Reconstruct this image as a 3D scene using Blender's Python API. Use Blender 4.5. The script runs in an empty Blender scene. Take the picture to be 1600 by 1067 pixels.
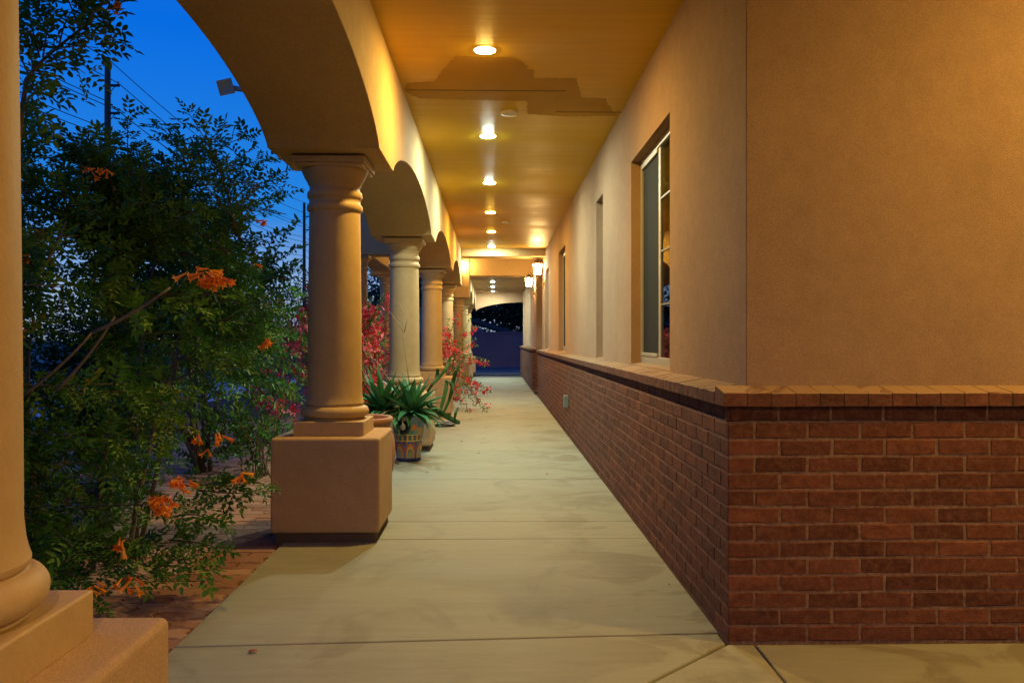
import bpy, math, random
import numpy as np
from mathutils import Vector, Matrix
R = math.radians
random.seed(7)
rng = np.random.default_rng(7)
sc = bpy.context.scene
C = sc.collection

# ------------------------------------------------------------------ camera, sky, exposure
F, VX, HY, EYE = 1320.0, 773.0, 531.5, 1.157
cam_d = bpy.data.cameras.new('camera')
cam = bpy.data.objects.new('camera', cam_d)
C.objects.link(cam)
cam.location = (0, 0, EYE)
cam.rotation_euler = (R(90), 0, -math.atan((800 - VX) / F))
cam_d.sensor_width = 36.0
cam_d.lens = F / 1600 * 36
cam_d.shift_y = -2.0 / 1600
cam_d.clip_start = 0.05
cam_d.clip_end = 3000
sc.camera = cam

W = bpy.data.worlds.new('World')
sc.world = W
W.use_nodes = True
wn, wl = W.node_tree.nodes, W.node_tree.links
bg = wn['Background']
sky = wn.new('ShaderNodeTexSky')
sky.sky_type = 'NISHITA'
sky.sun_disc = False
sky.sun_elevation = R(-2.0)
sky.sun_rotation = R(-60)
sky.air_density = 1.0
sky.dust_density = 0.3
sky.ozone_density = 6.0
wtc = wn.new('ShaderNodeTexCoord')
wsep = wn.new('ShaderNodeSeparateXYZ')
wramp = wn.new('ShaderNodeValToRGB')     # dusk blue by elevation
wl.new(wtc.outputs['Generated'], wsep.inputs[0])
wl.new(wsep.outputs[2], wramp.inputs[0])
stops = [(0.0, (0.34, 0.41, 0.58)), (0.04, (0.34, 0.47, 0.70)), (0.075, (0.24, 0.42, 0.74)), (0.14, (0.02, 0.245, 0.77)), (0.33, (0.0, 0.155, 0.77)), (0.6, (0.03, 0.13, 0.66)), (1.0, (0.05, 0.12, 0.58))]
e = wramp.color_ramp.elements
while len(e) < len(stops):
    e.new(0.5)
for k, (p_, c_) in enumerate(stops):
    e[k].position = p_
    e[k].color = c_ + (1,)
dot = wn.new('ShaderNodeVectorMath')     # the afterglow side of the sky is brighter
dot.operation = 'DOT_PRODUCT'
dot.inputs[1].default_value = (-0.85, 0.53, 0.0)
wl.new(wtc.outputs['Generated'], dot.inputs[0])
mr = wn.new('ShaderNodeMapRange')
mr.inputs[1].default_value = -1.0
mr.inputs[2].default_value = 0.75
mr.inputs[3].default_value = 0.8
mr.inputs[4].default_value = 1.0
wl.new(dot.outputs['Value'], mr.inputs[0])
glow = wn.new('ShaderNodeMix')
glow.data_type = 'RGBA'; glow.blend_type = 'MULTIPLY'
glow.inputs[0].default_value = 1.0
wl.new(wramp.outputs[0], glow.inputs[6]); wl.new(mr.outputs[0], glow.inputs[7])
tint = wn.new('ShaderNodeMix')
tint.data_type = 'RGBA'; tint.blend_type = 'MIX'
tint.inputs[0].default_value = 0.9
wl.new(sky.outputs[0], tint.inputs[6])
wl.new(glow.outputs[2], tint.inputs[7])
wl.new(tint.outputs[2], bg.inputs[0])
bg.inputs[1].default_value = 1.05

sc.view_settings.view_transform = 'Standard'
sc.view_settings.look = 'None'
sc.view_settings.exposure = 0.0
sc.view_settings.gamma = 1.0
try:
    sc.cycles.use_denoising = True
    sc.cycles.max_bounces = 8
    sc.cycles.diffuse_bounces = 5
    sc.cycles.sample_clamp_indirect = 6.0
    sc.cycles.caustics_reflective = False
    sc.cycles.caustics_refractive = False
except Exception:
    pass

LENS = 1330.0            # strength of a recessed lamp's lens
AMBER = (1.0, 0.575, 0.07)
WARM = (1.22, 0.77, 0.17)
NEUTRAL = (1.08, 1.30, 1.05)


def P(x, y, d):
    """the place at depth d that the photograph shows at (x, y)"""
    return np.array([(x - VX) * d / F, d, EYE + (HY - y) * d / F])


# ------------------------------------------------------------------ mesh builder
class MB:
    def __init__(self):
        self.v, self.f, self.r, self.s = [], [], [], []
        self.n = 0

    def add(self, verts, faces, rnd=0.5, smooth=False):
        o = self.n
        self.v.extend([tuple(map(float, p)) for p in verts])
        self.f.extend([tuple(i + o for i in q) for q in faces])
        self.r.extend([rnd] * len(verts))
        self.s.extend([smooth] * len(faces))
        self.n += len(verts)

    def box(self, a, b, c=0.0, rnd=0.5):
        (x0, y0, z0), (x1, y1, z1) = a, b
        if c <= 0:
            vs = [(x, y, z) for z in (z0, z1) for y in (y0, y1) for x in (x0, x1)]
            self.add(vs, [(0, 2, 3, 1), (4, 5, 7, 6), (0, 1, 5, 4), (2, 6, 7, 3), (0, 4, 6, 2), (1, 3, 7, 5)], rnd)
        else:
            self.prism([(x0, y0), (x1, y0), (x1, y1), (x0, y1)], z0, z1, c, rnd)

    def prism(self, poly, z0, z1, c=0.004, rnd=0.5, bottom=True):
        """convex counter-clockwise polygon, chamfered at the top edges and the upright corners kept"""
        n = len(poly)
        ins = inset(poly, c)
        ins2 = inset(poly, c * 0.3)
        vs = [(x, y, z0) for x, y in poly] + [(x, y, z1 - c) for x, y in poly] + \
             [(x, y, z1 - c * 0.3) for x, y in ins2] + [(x, y, z1) for x, y in ins]
        fs = [tuple(range(3 * n, 4 * n))]
        if bottom:
            fs.append(tuple(range(n - 1, -1, -1)))
        for k in range(3):
            for i in range(n):
                j = (i + 1) % n
                fs.append((k * n + i, k * n + j, (k + 1) * n + j, (k + 1) * n + i))
        self.add(vs, fs, rnd)

    def lathe(self, prof, cx=0, cy=0, cz=0, n=48, rnd=0.5, smooth=True, cap0=True, cap1=True):
        vs, fs = [], []
        for r, z in prof:
            for k in range(n):
                a = 2 * math.pi * k / n
                vs.append((cx + r * math.cos(a), cy + r * math.sin(a), cz + z))
        for i in range(len(prof) - 1):
            for k in range(n):
                k2 = (k + 1) % n
                fs.append((i * n + k, i * n + k2, (i + 1) * n + k2, (i + 1) * n + k))
        self.add(vs, fs, rnd, smooth)
        o = self.n - len(vs)
        if cap0:
            self.f.append(tuple(o + k for k in range(n - 1, -1, -1))); self.s.append(False)
        if cap1:
            self.f.append(tuple(o + (len(prof) - 1) * n + k for k in range(n))); self.s.append(False)

    def tube(self, pts, radii, n=6, rnd=0.5):
        pts = [np.array(p, float) for p in pts]
        if not hasattr(radii, '__len__'):
            radii = [radii] * len(pts)
        vs, fs = [], []
        m = len(pts)
        u = None
        for i, p in enumerate(pts):
            t = pts[min(i + 1, m - 1)] - pts[max(i - 1, 0)]
            t = t / (np.linalg.norm(t) + 1e-9)
            if u is None:
                u = np.cross(t, (0, 0, 1) if abs(t[2]) < 0.9 else (1, 0, 0))
            u = u - t * np.dot(u, t)
            u = u / (np.linalg.norm(u) + 1e-9)
            w = np.cross(t, u)
            for k in range(n):
                a = 2 * math.pi * k / n
                vs.append(p + radii[i] * (math.cos(a) * u + math.sin(a) * w))
        for i in range(m - 1):
            for k in range(n):
                k2 = (k + 1) % n
                fs.append((i * n + k, i * n + k2, (i + 1) * n + k2, (i + 1) * n + k))
        fs.append(tuple(range(n - 1, -1, -1)))
        fs.append(tuple((m - 1) * n + k for k in range(n)))
        self.add(vs, fs, rnd, True)

    def build(self, name, mat, parent=None, bevel=0.0, seg=3):
        me = bpy.data.meshes.new(name)
        me.from_pydata(self.v, [], self.f)
        at = me.attributes.new('rnd', 'FLOAT', 'POINT')
        at.data.foreach_set('value', np.array(self.r, np.float32))
        me.polygons.foreach_set('use_smooth', np.array(self.s, bool))
        me.materials.append(mat)
        me.update()
        o = bpy.data.objects.new(name, me)
        C.objects.link(o)
        if parent is not None:
            o.parent = parent
        if bevel > 0:
            b = o.modifiers.new('edges', 'BEVEL')
            b.width = bevel
            b.segments = seg
            b.limit_method = 'ANGLE'
            b.angle_limit = R(40)
            b.harden_normals = False
        return o


def inset(poly, c):
    n = len(poly)
    out = []
    for i in range(n):
        p0, p1, p2 = np.array(poly[i - 1]), np.array(poly[i]), np.array(poly[(i + 1) % n])
        a = (p1 - p0) / (np.linalg.norm(p1 - p0) + 1e-12)
        b = (p2 - p1) / (np.linalg.norm(p2 - p1) + 1e-12)
        na, nb = np.array([-a[1], a[0]]), np.array([-b[1], b[0]])
        m = (na + nb)
        m = m / max(np.dot(m, na), 0.3)
        q = p1 + m * c
        out.append((q[0], q[1]))
    return out


def arrays_mesh(name, v, faces4, rnd, mat, parent=None, smooth=False):
    """many small quads at once"""
    me = bpy.data.meshes.new(name)
    nv, nf = len(v), len(faces4)
    me.vertices.add(nv)
    me.vertices.foreach_set('co', np.asarray(v, np.float32).ravel())
    me.loops.add(nf * 4)
    me.loops.foreach_set('vertex_index', np.asarray(faces4, np.int32).ravel())
    me.polygons.add(nf)
    me.polygons.foreach_set('loop_start', np.arange(0, nf * 4, 4, dtype=np.int32))
    at = me.attributes.new('rnd', 'FLOAT', 'POINT')
    at.data.foreach_set('value', np.asarray(rnd, np.float32))
    me.materials.append(mat)
    me.update(calc_edges=True)
    me.validate()
    o = bpy.data.objects.new(name, me)
    C.objects.link(o)
    if parent is not None:
        o.parent = parent
    return o


def tag(o, label=None, cat=None, group=None, kind=None):
    if label: o['label'] = label
    if cat: o['category'] = cat
    if group: o['group'] = group
    if kind: o['kind'] = kind
    return o


def thing(name, label, cat, loc=(0, 0, 0), group=None, rz=0.0):
    o = bpy.data.objects.new(name, None)
    o.empty_display_size = 0.2
    C.objects.link(o)
    o.location = loc
    o.rotation_euler = (0, 0, rz)
    return tag(o, label, cat, group)


def structure(o):
    o['kind'] = 'structure'
    return o


def copy_tree(o, parent=None):
    kids = list(o.children)
    c = o.copy()
    C.objects.link(c)
    c.parent = parent
    for k in kids:
        copy_tree(k, c)
    return c


# ------------------------------------------------------------------ materials
class NT:
    def __init__(self, name):
        self.m = bpy.data.materials.new(name)
        self.m.use_nodes = True
        self.n = self.m.node_tree.nodes
        self.l = self.m.node_tree.links
        self.b = self.n['Principled BSDF']
        self.tc = self.n.new('ShaderNodeTexCoord')

    def noise(self, scale, detail=4, rough=0.55, vec=None, stretch=None, dist=0.0):
        t = self.n.new('ShaderNodeTexNoise')
        t.inputs['Scale'].default_value = scale
        t.inputs['Detail'].default_value = detail
        t.inputs['Roughness'].default_value = rough
        t.inputs['Distortion'].default_value = dist
        self.l.new(self.mapped(stretch) if stretch else self.tc.outputs['Object'], t.inputs['Vector'])
        return t.outputs['Fac']

    def mapped(self, scale):
        mp = self.n.new('ShaderNodeMapping')
        mp.inputs['Scale'].default_value = scale
        self.l.new(self.tc.outputs['Object'], mp.inputs['Vector'])
        return mp.outputs[0]

    def ramp(self, fac, stops, interp='LINEAR'):
        r = self.n.new('ShaderNodeValToRGB')
        r.color_ramp.interpolation = interp
        e = r.color_ramp.elements
        while len(e) < len(stops):
            e.new(0.5)
        for k, (p, c) in enumerate(stops):
            e[k].position = p
            e[k].color = tuple(c) + (1,) if hasattr(c, '__len__') else (c, c, c, 1)
        self.l.new(fac, r.inputs[0])
        return r.outputs[0]

    def mix(self, fac, a, b, mode='MIX'):
        x = self.n.new('ShaderNodeMix')
        x.data_type = 'RGBA'
        x.blend_type = mode
        for sock, val in ((x.inputs[0], fac), (x.inputs[6], a), (x.inputs[7], b)):
            if hasattr(val, 'is_linked'):
                self.l.new(val, sock)
            elif hasattr(val, '__len__'):
                sock.default_value = tuple(val) + (1,)
            else:
                sock.default_value = val
        return x.outputs[2]

    def math(self, op, a, b=0.0):
        x = self.n.new('ShaderNodeMath')
        x.operation = op
        for s, val in ((x.inputs[0], a), (x.inputs[1], b)):
            if hasattr(val, 'is_linked'):
                self.l.new(val, s)
            else:
                s.default_value = val
        return x.outputs[0]

    def attr(self):
        a = self.n.new('ShaderNodeAttribute')
        a.attribute_name = 'rnd'
        return a.outputs['Fac']

    def sep(self, vec=None):
        s = self.n.new('ShaderNodeSeparateXYZ')
        self.l.new(vec or self.tc.outputs['Object'], s.inputs[0])
        return s.outputs

    def bump(self, h, strength=0.3, dist=0.01, prev=None):
        b = self.n.new('ShaderNodeBump')
        b.inputs['Strength'].default_value = strength
        b.inputs['Distance'].default_value = dist
        self.l.new(h, b.inputs['Height'])
        if prev is not None:
            self.l.new(prev, b.inputs['Normal'])
        return b.outputs[0]

    def done(self, col, rough=0.7, normal=None, spec=None, metal=None):
        for s, val in (('Base Color', col), ('Roughness', rough)):
            if hasattr(val, 'is_linked'):
                self.l.new(val, self.b.inputs[s])
            elif hasattr(val, '__len__'):
                self.b.inputs[s].default_value = tuple(val) + (1,)
            else:
                self.b.inputs[s].default_value = val
        if normal is not None:
            self.l.new(normal, self.b.inputs['Normal'])
        if spec is not None:
            self.b.inputs['Specular IOR Level'].default_value = spec
        if metal is not None:
            self.b.inputs['Metallic'].default_value = metal
        return self.m


def stucco(name, col, grain=170, strength=0.5, dist=0.004, coarse=0.3, var=0.12, speckle=1.0):
    t = NT(name)
    big = t.noise(1.3, 5, 0.6)
    mid = t.noise(14, 4, 0.6)
    c1 = tuple(x * (1 - var) for x in col)
    c2 = tuple(min(1, x * (1 + var)) for x in col)
    c = t.ramp(big, [(0.3, c1), (0.7, c2)])
    c = t.mix(0.35, c, t.ramp(mid, [(0.3, tuple(x * 0.85 for x in col)), (0.7, c2)]))
    sand_pit_shade = t.noise(grain * 0.62, 2, 0.6)
    c = t.mix(1.0, c, t.ramp(sand_pit_shade, [(0.32, 1 - 0.20 * speckle), (0.66, 1.0)]), 'MULTIPLY')  # sand speckle, with the shade of its pits put into the colour
    g = t.noise(grain, 3, 0.7)
    gr = t.ramp(g, [(0.28, 0.0), (0.72, 1.0)])
    b = t.bump(gr, strength, dist)
    b = t.bump(t.noise(9, 3, 0.5), coarse, 0.012, b)
    return t.done(c, 0.85, b, 0.25)


TAN = (0.56, 0.355, 0.22)
M = {}
M['stucco'] = stucco('wall stucco', TAN, 240, 1.0, 0.008, 0.3, 0.15)
M['stucco_front'] = M['stucco']
M['beam'] = stucco('beam stucco', (0.54, 0.355, 0.15), 150, 0.4, 0.004, 0.35)
M['pedestal'] = stucco('pedestal stucco', (0.50, 0.32, 0.17), 230, 0.5, 0.003, 0.25)
M['column'] = stucco('painted cast column', (0.48, 0.325, 0.155), 90, 0.14, 0.003, 0.25, 0.12, 0.15)
M['column'].node_tree.nodes['Principled BSDF'].inputs['Roughness'].default_value = 0.6

t = NT('ceiling paint')
big = t.noise(0.9, 4, 0.6)
streak = t.noise(3.0, 6, 0.65, stretch=(0.35, 5.0, 1.0))
c = t.ramp(big, [(0.3, (0.56, 0.33, 0.010)), (0.72, (0.68, 0.42, 0.016))])
c = t.mix(0.5, c, t.ramp(streak, [(0.3, (0.55, 0.32, 0.010)), (0.7, (0.70, 0.43, 0.018))]))
rg = t.ramp(t.noise(1.6, 3, 0.5, stretch=(0.5, 1.2, 1)), [(0.35, 0.40), (0.7, 0.58)])
b = t.bump(streak, 0.16, 0.01)
b = t.bump(t.noise(110, 3, 0.6), 0.12, 0.002, b)
M['ceiling'] = t.done(c, rg, b, 0.10)

t = NT('older ceiling paint')
c = t.ramp(t.noise(2.0, 5, 0.6), [(0.3, (0.42, 0.225, 0.010)), (0.7, (0.50, 0.28, 0.014))])
M['patch'] = t.done(c, 0.6, t.bump(t.noise(90, 3), 0.12, 0.002), 0.08)
M['seam'] = NT('dark ceiling panel joint').done((0.08, 0.045, 0.02), 0.9)  # dark colour of the joints between ceiling panels


def brickmat(name, dark, light, smear):
    t = NT(name)
    a = t.attr()
    c = t.ramp(a, [(0.0, dark), (0.5, tuple((x + y) / 2 for x, y in zip(dark, light))), (1.0, light)])
    n1 = t.noise(38, 5, 0.7)
    c = t.mix(t.ramp(n1, [(0.42, 0.0), (0.75, 0.55)]), c, smear)
    n2 = t.noise(14, 4, 0.65, stretch=(1, 1, 1.6))
    c = t.mix(t.ramp(n2, [(0.3, 0.55), (0.6, 0.0)]), c, tuple(x * 0.5 for x in dark))
    b = t.bump(t.noise(120, 4, 0.7), 0.5, 0.004)
    b = t.bump(t.noise(28, 3, 0.6), 0.5, 0.006, b)
    return t.done(c, 0.85, b, 0.25)


M['brick'] = brickmat('wainscot brick', (0.080, 0.021, 0.009), (0.185, 0.054, 0.024), (0.25, 0.115, 0.062))
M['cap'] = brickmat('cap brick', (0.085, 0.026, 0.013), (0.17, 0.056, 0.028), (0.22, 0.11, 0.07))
nt = M['cap'].node_tree  # upward faces mixed to tan: light from above put into the colour
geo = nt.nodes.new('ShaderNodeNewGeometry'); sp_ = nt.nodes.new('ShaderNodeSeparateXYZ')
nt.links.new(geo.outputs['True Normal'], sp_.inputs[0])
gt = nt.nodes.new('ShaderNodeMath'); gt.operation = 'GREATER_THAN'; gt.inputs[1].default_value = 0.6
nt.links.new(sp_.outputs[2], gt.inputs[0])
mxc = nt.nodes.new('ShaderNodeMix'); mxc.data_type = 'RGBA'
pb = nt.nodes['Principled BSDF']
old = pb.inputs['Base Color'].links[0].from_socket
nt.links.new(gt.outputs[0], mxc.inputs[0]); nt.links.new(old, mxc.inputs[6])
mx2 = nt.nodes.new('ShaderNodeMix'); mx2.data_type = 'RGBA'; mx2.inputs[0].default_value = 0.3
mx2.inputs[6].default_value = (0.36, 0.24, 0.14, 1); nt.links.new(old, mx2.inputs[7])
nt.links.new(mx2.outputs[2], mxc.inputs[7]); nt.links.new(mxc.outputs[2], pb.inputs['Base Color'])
t = NT('mortar')
M['mortar'] = t.done(t.ramp(t.noise(60, 4, 0.6), [(0.3, (0.13, 0.068, 0.043)), (0.7, (0.28, 0.165, 0.105))]), 0.95,
                     t.bump(t.noise(180, 3), 0.5, 0.004), 0.15)

t = NT('walkway concrete')
a = t.attr()
big = t.noise(0.55, 6, 0.62, dist=0.6)
c = t.ramp(big, [(0.28, (0.21, 0.205, 0.15)), (0.5, (0.255, 0.25, 0.178)), (0.75, (0.305, 0.30, 0.22))])
c = t.mix(t.ramp(a, [(0.0, 0.0), (1.0, 0.3)]), c, (0.27, 0.24, 0.16))
stain = t.noise(1.5, 5, 0.6, stretch=(1.0, 0.8, 1), dist=1.2)
c = t.mix(t.ramp(stain, [(0.56, 0.0), (0.66, 0.6)]), c, (0.145, 0.13, 0.085))
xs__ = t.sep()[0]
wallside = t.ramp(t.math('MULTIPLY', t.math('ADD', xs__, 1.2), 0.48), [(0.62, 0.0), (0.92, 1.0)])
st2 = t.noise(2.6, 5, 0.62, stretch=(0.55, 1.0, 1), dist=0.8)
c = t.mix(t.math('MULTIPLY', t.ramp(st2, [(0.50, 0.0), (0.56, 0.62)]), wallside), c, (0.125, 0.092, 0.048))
st3 = t.noise(0.9, 6, 0.7, stretch=(0.5, 1.4, 1), dist=0.5)
c = t.mix(t.ramp(st3, [(0.52, 0.0), (0.66, 0.40)]), c, (0.16, 0.13, 0.075))
br = t.noise(22, 5, 0.7, stretch=(0.12, 1.0, 1.0))
c = t.mix(0.22, c, t.ramp(br, [(0.35, (0.19, 0.17, 0.12)), (0.65, (0.33, 0.315, 0.24))]))
sp = t.noise(55, 2, 0.5)
c = t.mix(t.ramp(sp, [(0.70, 0.0), (0.76, 0.6)]), c, (0.20, 0.15, 0.10))
b = t.bump(t.noise(150, 3, 0.6), 0.18, 0.002)
b = t.bump(br, 0.12, 0.003, b)
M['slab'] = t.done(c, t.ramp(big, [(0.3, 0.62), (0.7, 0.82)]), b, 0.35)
M['joint'] = NT('joint filler').done((0.022, 0.018, 0.015), 0.95)

t = NT('clay paver')
a = t.attr()
c = t.ramp(a, [(0.0, (0.20, 0.092, 0.055)), (0.5, (0.29, 0.145, 0.09)), (1.0, (0.37, 0.21, 0.14))])
c = t.mix(t.ramp(t.noise(6, 5, 0.65), [(0.4, 0.0), (0.7, 0.45)]), c, (0.34, 0.24, 0.165))
M['paver'] = t.done(c, 0.85, t.bump(t.noise(140, 3, 0.6), 0.4, 0.003), 0.25)

t = NT('dirt')
M['dirt'] = t.done(t.ramp(t.noise(3, 6, 0.7), [(0.3, (0.06, 0.042, 0.03)), (0.7, (0.12, 0.09, 0.065))]), 0.95,
                   t.bump(t.noise(40, 4), 0.5, 0.01), 0.1)
t = NT('gravel ground')
v = t.n.new('ShaderNodeTexVoronoi')
v.inputs['Scale'].default_value = 40
t.l.new(t.tc.outputs['Object'], v.inputs['Vector'])
M['gravel'] = t.done(t.mix(0.5, t.ramp(v.outputs['Distance'], [(0.0, (0.24, 0.21, 0.18)), (0.6, (0.10, 0.09, 0.08))]),
                           t.ramp(t.noise(0.4, 4), [(0.3, (0.12, 0.10, 0.085)), (0.7, (0.24, 0.21, 0.175))])), 0.95)
t = NT('driveway concrete')
M['drive'] = t.done(t.ramp(t.noise(0.6, 5), [(0.3, (0.36, 0.35, 0.33)), (0.7, (0.5, 0.48, 0.45))]), 0.8)
t = NT('asphalt')
M['asphalt'] = t.done(t.ramp(t.noise(2, 5), [(0.3, (0.045, 0.045, 0.047)), (0.7, (0.065, 0.065, 0.067))]), 0.9,
                      t.bump(t.noise(90, 3), 0.4, 0.004))


def plain(name, col, rough=0.5, metal=0.0, spec=0.5, var=0.15, sc_=8, bump=0.0):
    t = NT(name)
    c = t.ramp(t.noise(sc_, 4, 0.6), [(0.3, tuple(x * (1 - var) for x in col)), (0.7, tuple(min(1, x * (1 + var)) for x in col))])
    return t.done(c, rough, t.bump(t.noise(sc_ * 9, 3), bump, 0.003) if bump else None, spec, metal)


def emit(name, col, s):
    t = NT(name)
    t.b.inputs['Emission Color'].default_value = tuple(col) + (1,)
    t.b.inputs['Emission Strength'].default_value = s
    return t.done((0.8, 0.8, 0.8), 0.4)


M['lens_amber'] = emit('amber lamp lens', AMBER, LENS)
M['lens_gold'] = emit('golden lamp lens', (1.15, 0.72, 0.40), LENS)
M['lens_porch'] = emit('front porch lamp lens', (1.28, 0.77, 0.17), LENS)
M['lens_warm'] = emit('warm lamp lens', WARM, LENS)
M['lens_neutral'] = emit('neutral lamp lens', NEUTRAL, LENS)
M['lantern_glass'] = emit('lit lantern glass', (1.0, 0.64, 0.23), 260.0)
M['white_trim'] = plain('white lamp trim', (0.62, 0.56, 0.46), 0.4)
M['brass'] = plain('aged brass', (0.42, 0.26, 0.09), 0.35, 0.85)
M['vinyl'] = plain('white vinyl frame', (0.36, 0.33, 0.27), 0.4, var=0.05)
M['muntin'] = plain('brass tinted muntin', (0.22, 0.18, 0.12), 0.45)
M['grey_box'] = plain('grey plastic box', (0.15, 0.18, 0.14), 0.5)
M['lamp_grey'] = plain('painted lamp housing', (0.55, 0.57, 0.60), 0.45)
M['black'] = plain('black rubber', (0.012, 0.012, 0.013), 0.5)
M['pale_line'] = plain('pale hose stripe', (0.5, 0.5, 0.5), 0.5)
M['pole'] = plain('creosoted timber pole', (0.07, 0.045, 0.03), 0.85, var=0.3, sc_=5)
M['wire'] = plain('weathered wire', (0.03, 0.03, 0.035), 0.6)
M['terracotta'] = plain('terracotta', (0.36, 0.155, 0.065), 0.7, var=0.2, sc_=5, bump=0.15)
M['petal'] = plain('dried petal', (0.30, 0.025, 0.02), 0.7)
M['dead_leaf'] = plain('dry leaf', (0.12, 0.06, 0.03), 0.8)
M['footing'] = plain('dark pedestal footing', (0.10, 0.06, 0.04), 0.85)
M['blockwall'] = stucco('painted block wall', (0.28, 0.15, 0.16), 60, 0.3, 0.006)
M['neighbour'] = stucco('neighbour stucco', (0.36, 0.33, 0.31), 60, 0.3, 0.006)
M['shingle'] = plain('asphalt shingle', (0.06, 0.055, 0.055), 0.9, var=0.3, sc_=6, bump=0.3)
M['inside'] = plain('room interior', (0.05, 0.04, 0.03), 0.9)

t = NT('window glass')
fr = t.n.new('ShaderNodeFresnel'); fr.inputs[0].default_value = 1.5
gl = t.n.new('ShaderNodeBsdfGlossy'); gl.inputs['Roughness'].default_value = 0.015
tr = t.n.new('ShaderNodeBsdfTransparent'); tr.inputs[0].default_value = (0.75, 0.8, 0.78, 1)
ms = t.n.new('ShaderNodeMixShader')
t.l.new(fr.outputs[0], ms.inputs[0]); t.l.new(tr.outputs[0], ms.inputs[1]); t.l.new(gl.outputs[0], ms.inputs[2])
t.l.new(ms.outputs[0], t.n['Material Output'].inputs[0])
M['glass'] = t.m
t = NT('insect screen')
wv = t.n.new('ShaderNodeTexNoise'); wv.inputs['Scale'].default_value = 500
t.l.new(t.tc.outputs['Object'], wv.inputs['Vector'])
M['screen'] = t.done(t.ramp(wv.outputs['Fac'], [(0.3, (0.018, 0.019, 0.016)), (0.7, (0.035, 0.036, 0.030))]), 0.8, None, 0.08)


def leafmat(name, stops, trans=0.25, rough=0.5, spec=0.35):
    t = NT(name)
    c = t.ramp(t.attr(), stops)
    t.done(c, rough, None, spec)
    tl = t.n.new('ShaderNodeBsdfTranslucent')
    t.l.new(c, tl.inputs[0])
    mx = t.n.new('ShaderNodeMixShader')
    mx.inputs[0].default_value = trans
    t.l.new(t.b.outputs[0], mx.inputs[1])
    t.l.new(tl.outputs[0], mx.inputs[2])
    t.l.new(mx.outputs[0], t.n['Material Output'].inputs[0])
    return t.m


M['leaf_trumpet'] = leafmat('trumpet bush leaf', [(0, (0.035, 0.11, 0.014)), (0.6, (0.08, 0.22, 0.024)), (0.93, (0.16, 0.28, 0.03)), (1.0, (0.20, 0.17, 0.03))])
M['leaf_glossy'] = leafmat('glossy shrub leaf', [(0, (0.028, 0.11, 0.018)), (0.6, (0.065, 0.22, 0.03)), (1, (0.14, 0.30, 0.04))], rough=0.35)
M['leaf_boug'] = leafmat('bougainvillea leaf', [(0, (0.07, 0.16, 0.03)), (0.6, (0.16, 0.29, 0.06)), (1, (0.42, 0.46, 0.14))])
M['bract'] = leafmat('bougainvillea bract', [(0, (0.62, 0.03, 0.05)), (0.55, (0.86, 0.09, 0.13)), (1, (0.92, 0.36, 0.36))], 0.3)
M['orange'] = leafmat('orange trumpet flower', [(0, (0.70, 0.15, 0.010)), (0.6, (0.88, 0.26, 0.015)), (1, (0.95, 0.42, 0.03))], 0.25)
M['twig'] = plain('grey brown twig', (0.13, 0.095, 0.065), 0.85, var=0.3)
M['aloe'] = leafmat('aloe leaf', [(0, (0.03, 0.13, 0.05)), (0.6, (0.065, 0.23, 0.09)), (0.92, (0.16, 0.33, 0.15)), (1, (0.35, 0.30, 0.14))], 0.05, 0.4)
M['cactus'] = leafmat('climbing cactus stem', [(0, (0.025, 0.08, 0.02)), (1, (0.07, 0.15, 0.035))], 0.03, 0.45)
M['dry_stalk'] = plain('dry flower stalk', (0.30, 0.20, 0.11), 0.8)
M['far_leaf'] = leafmat('far tree leaf', [(0, (0.02, 0.04, 0.015)), (1, (0.05, 0.08, 0.03))])

# glazed pot: bands by height, motifs by angle
t = NT('glazed painted pot')
X, Y, Z = t.sep()
ang = t.math('DIVIDE', t.math('ARCTAN2', Y, X), 2 * math.pi)
cb = t.n.new('ShaderNodeCombineXYZ')
t.l.new(t.math('MULTIPLY', ang, 12.0), cb.inputs[0]); t.l.new(t.math('MULTIPLY', Z, 14.0), cb.inputs[1])
vo = t.n.new('ShaderNodeTexVoronoi'); vo.inputs['Scale'].default_value = 1.6
t.l.new(cb.outputs[0], vo.inputs['Vector'])
pal = t.ramp(t.sep(vo.outputs['Color'])[0], [(0.0, (0.16, 0.22, 0.34)), (0.25, (0.20, 0.22, 0.24)), (0.42, (0.02, 0.06, 0.25)), (0.55, (0.48, 0.14, 0.03)), (0.7, (0.05, 0.20, 0.16)), (0.82, (0.50, 0.33, 0.06)), (0.92, (0.14, 0.20, 0.30))], 'CONSTANT')
edge = t.ramp(vo.outputs['Distance'], [(0.0, (0.30, 0.24, 0.12)), (0.13, (0.30, 0.24, 0.12)), (0.15, (0.0, 0.0, 0.0))], 'CONSTANT')
upper = t.mix(0.35, pal, edge, 'ADD')
# chequer of the middle band
fr_ = t.math('FRACT', t.math('MULTIPLY', ang, 18.0))
cheq = t.ramp(fr_, [(0.0, (0.03, 0.15, 0.06)), (0.33, (0.50, 0.20, 0.03)), (0.5, (0.36, 0.34, 0.22)), (0.7, (0.30, 0.05, 0.03)), (0.85, (0.04, 0.10, 0.22))], 'CONSTANT')
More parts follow.
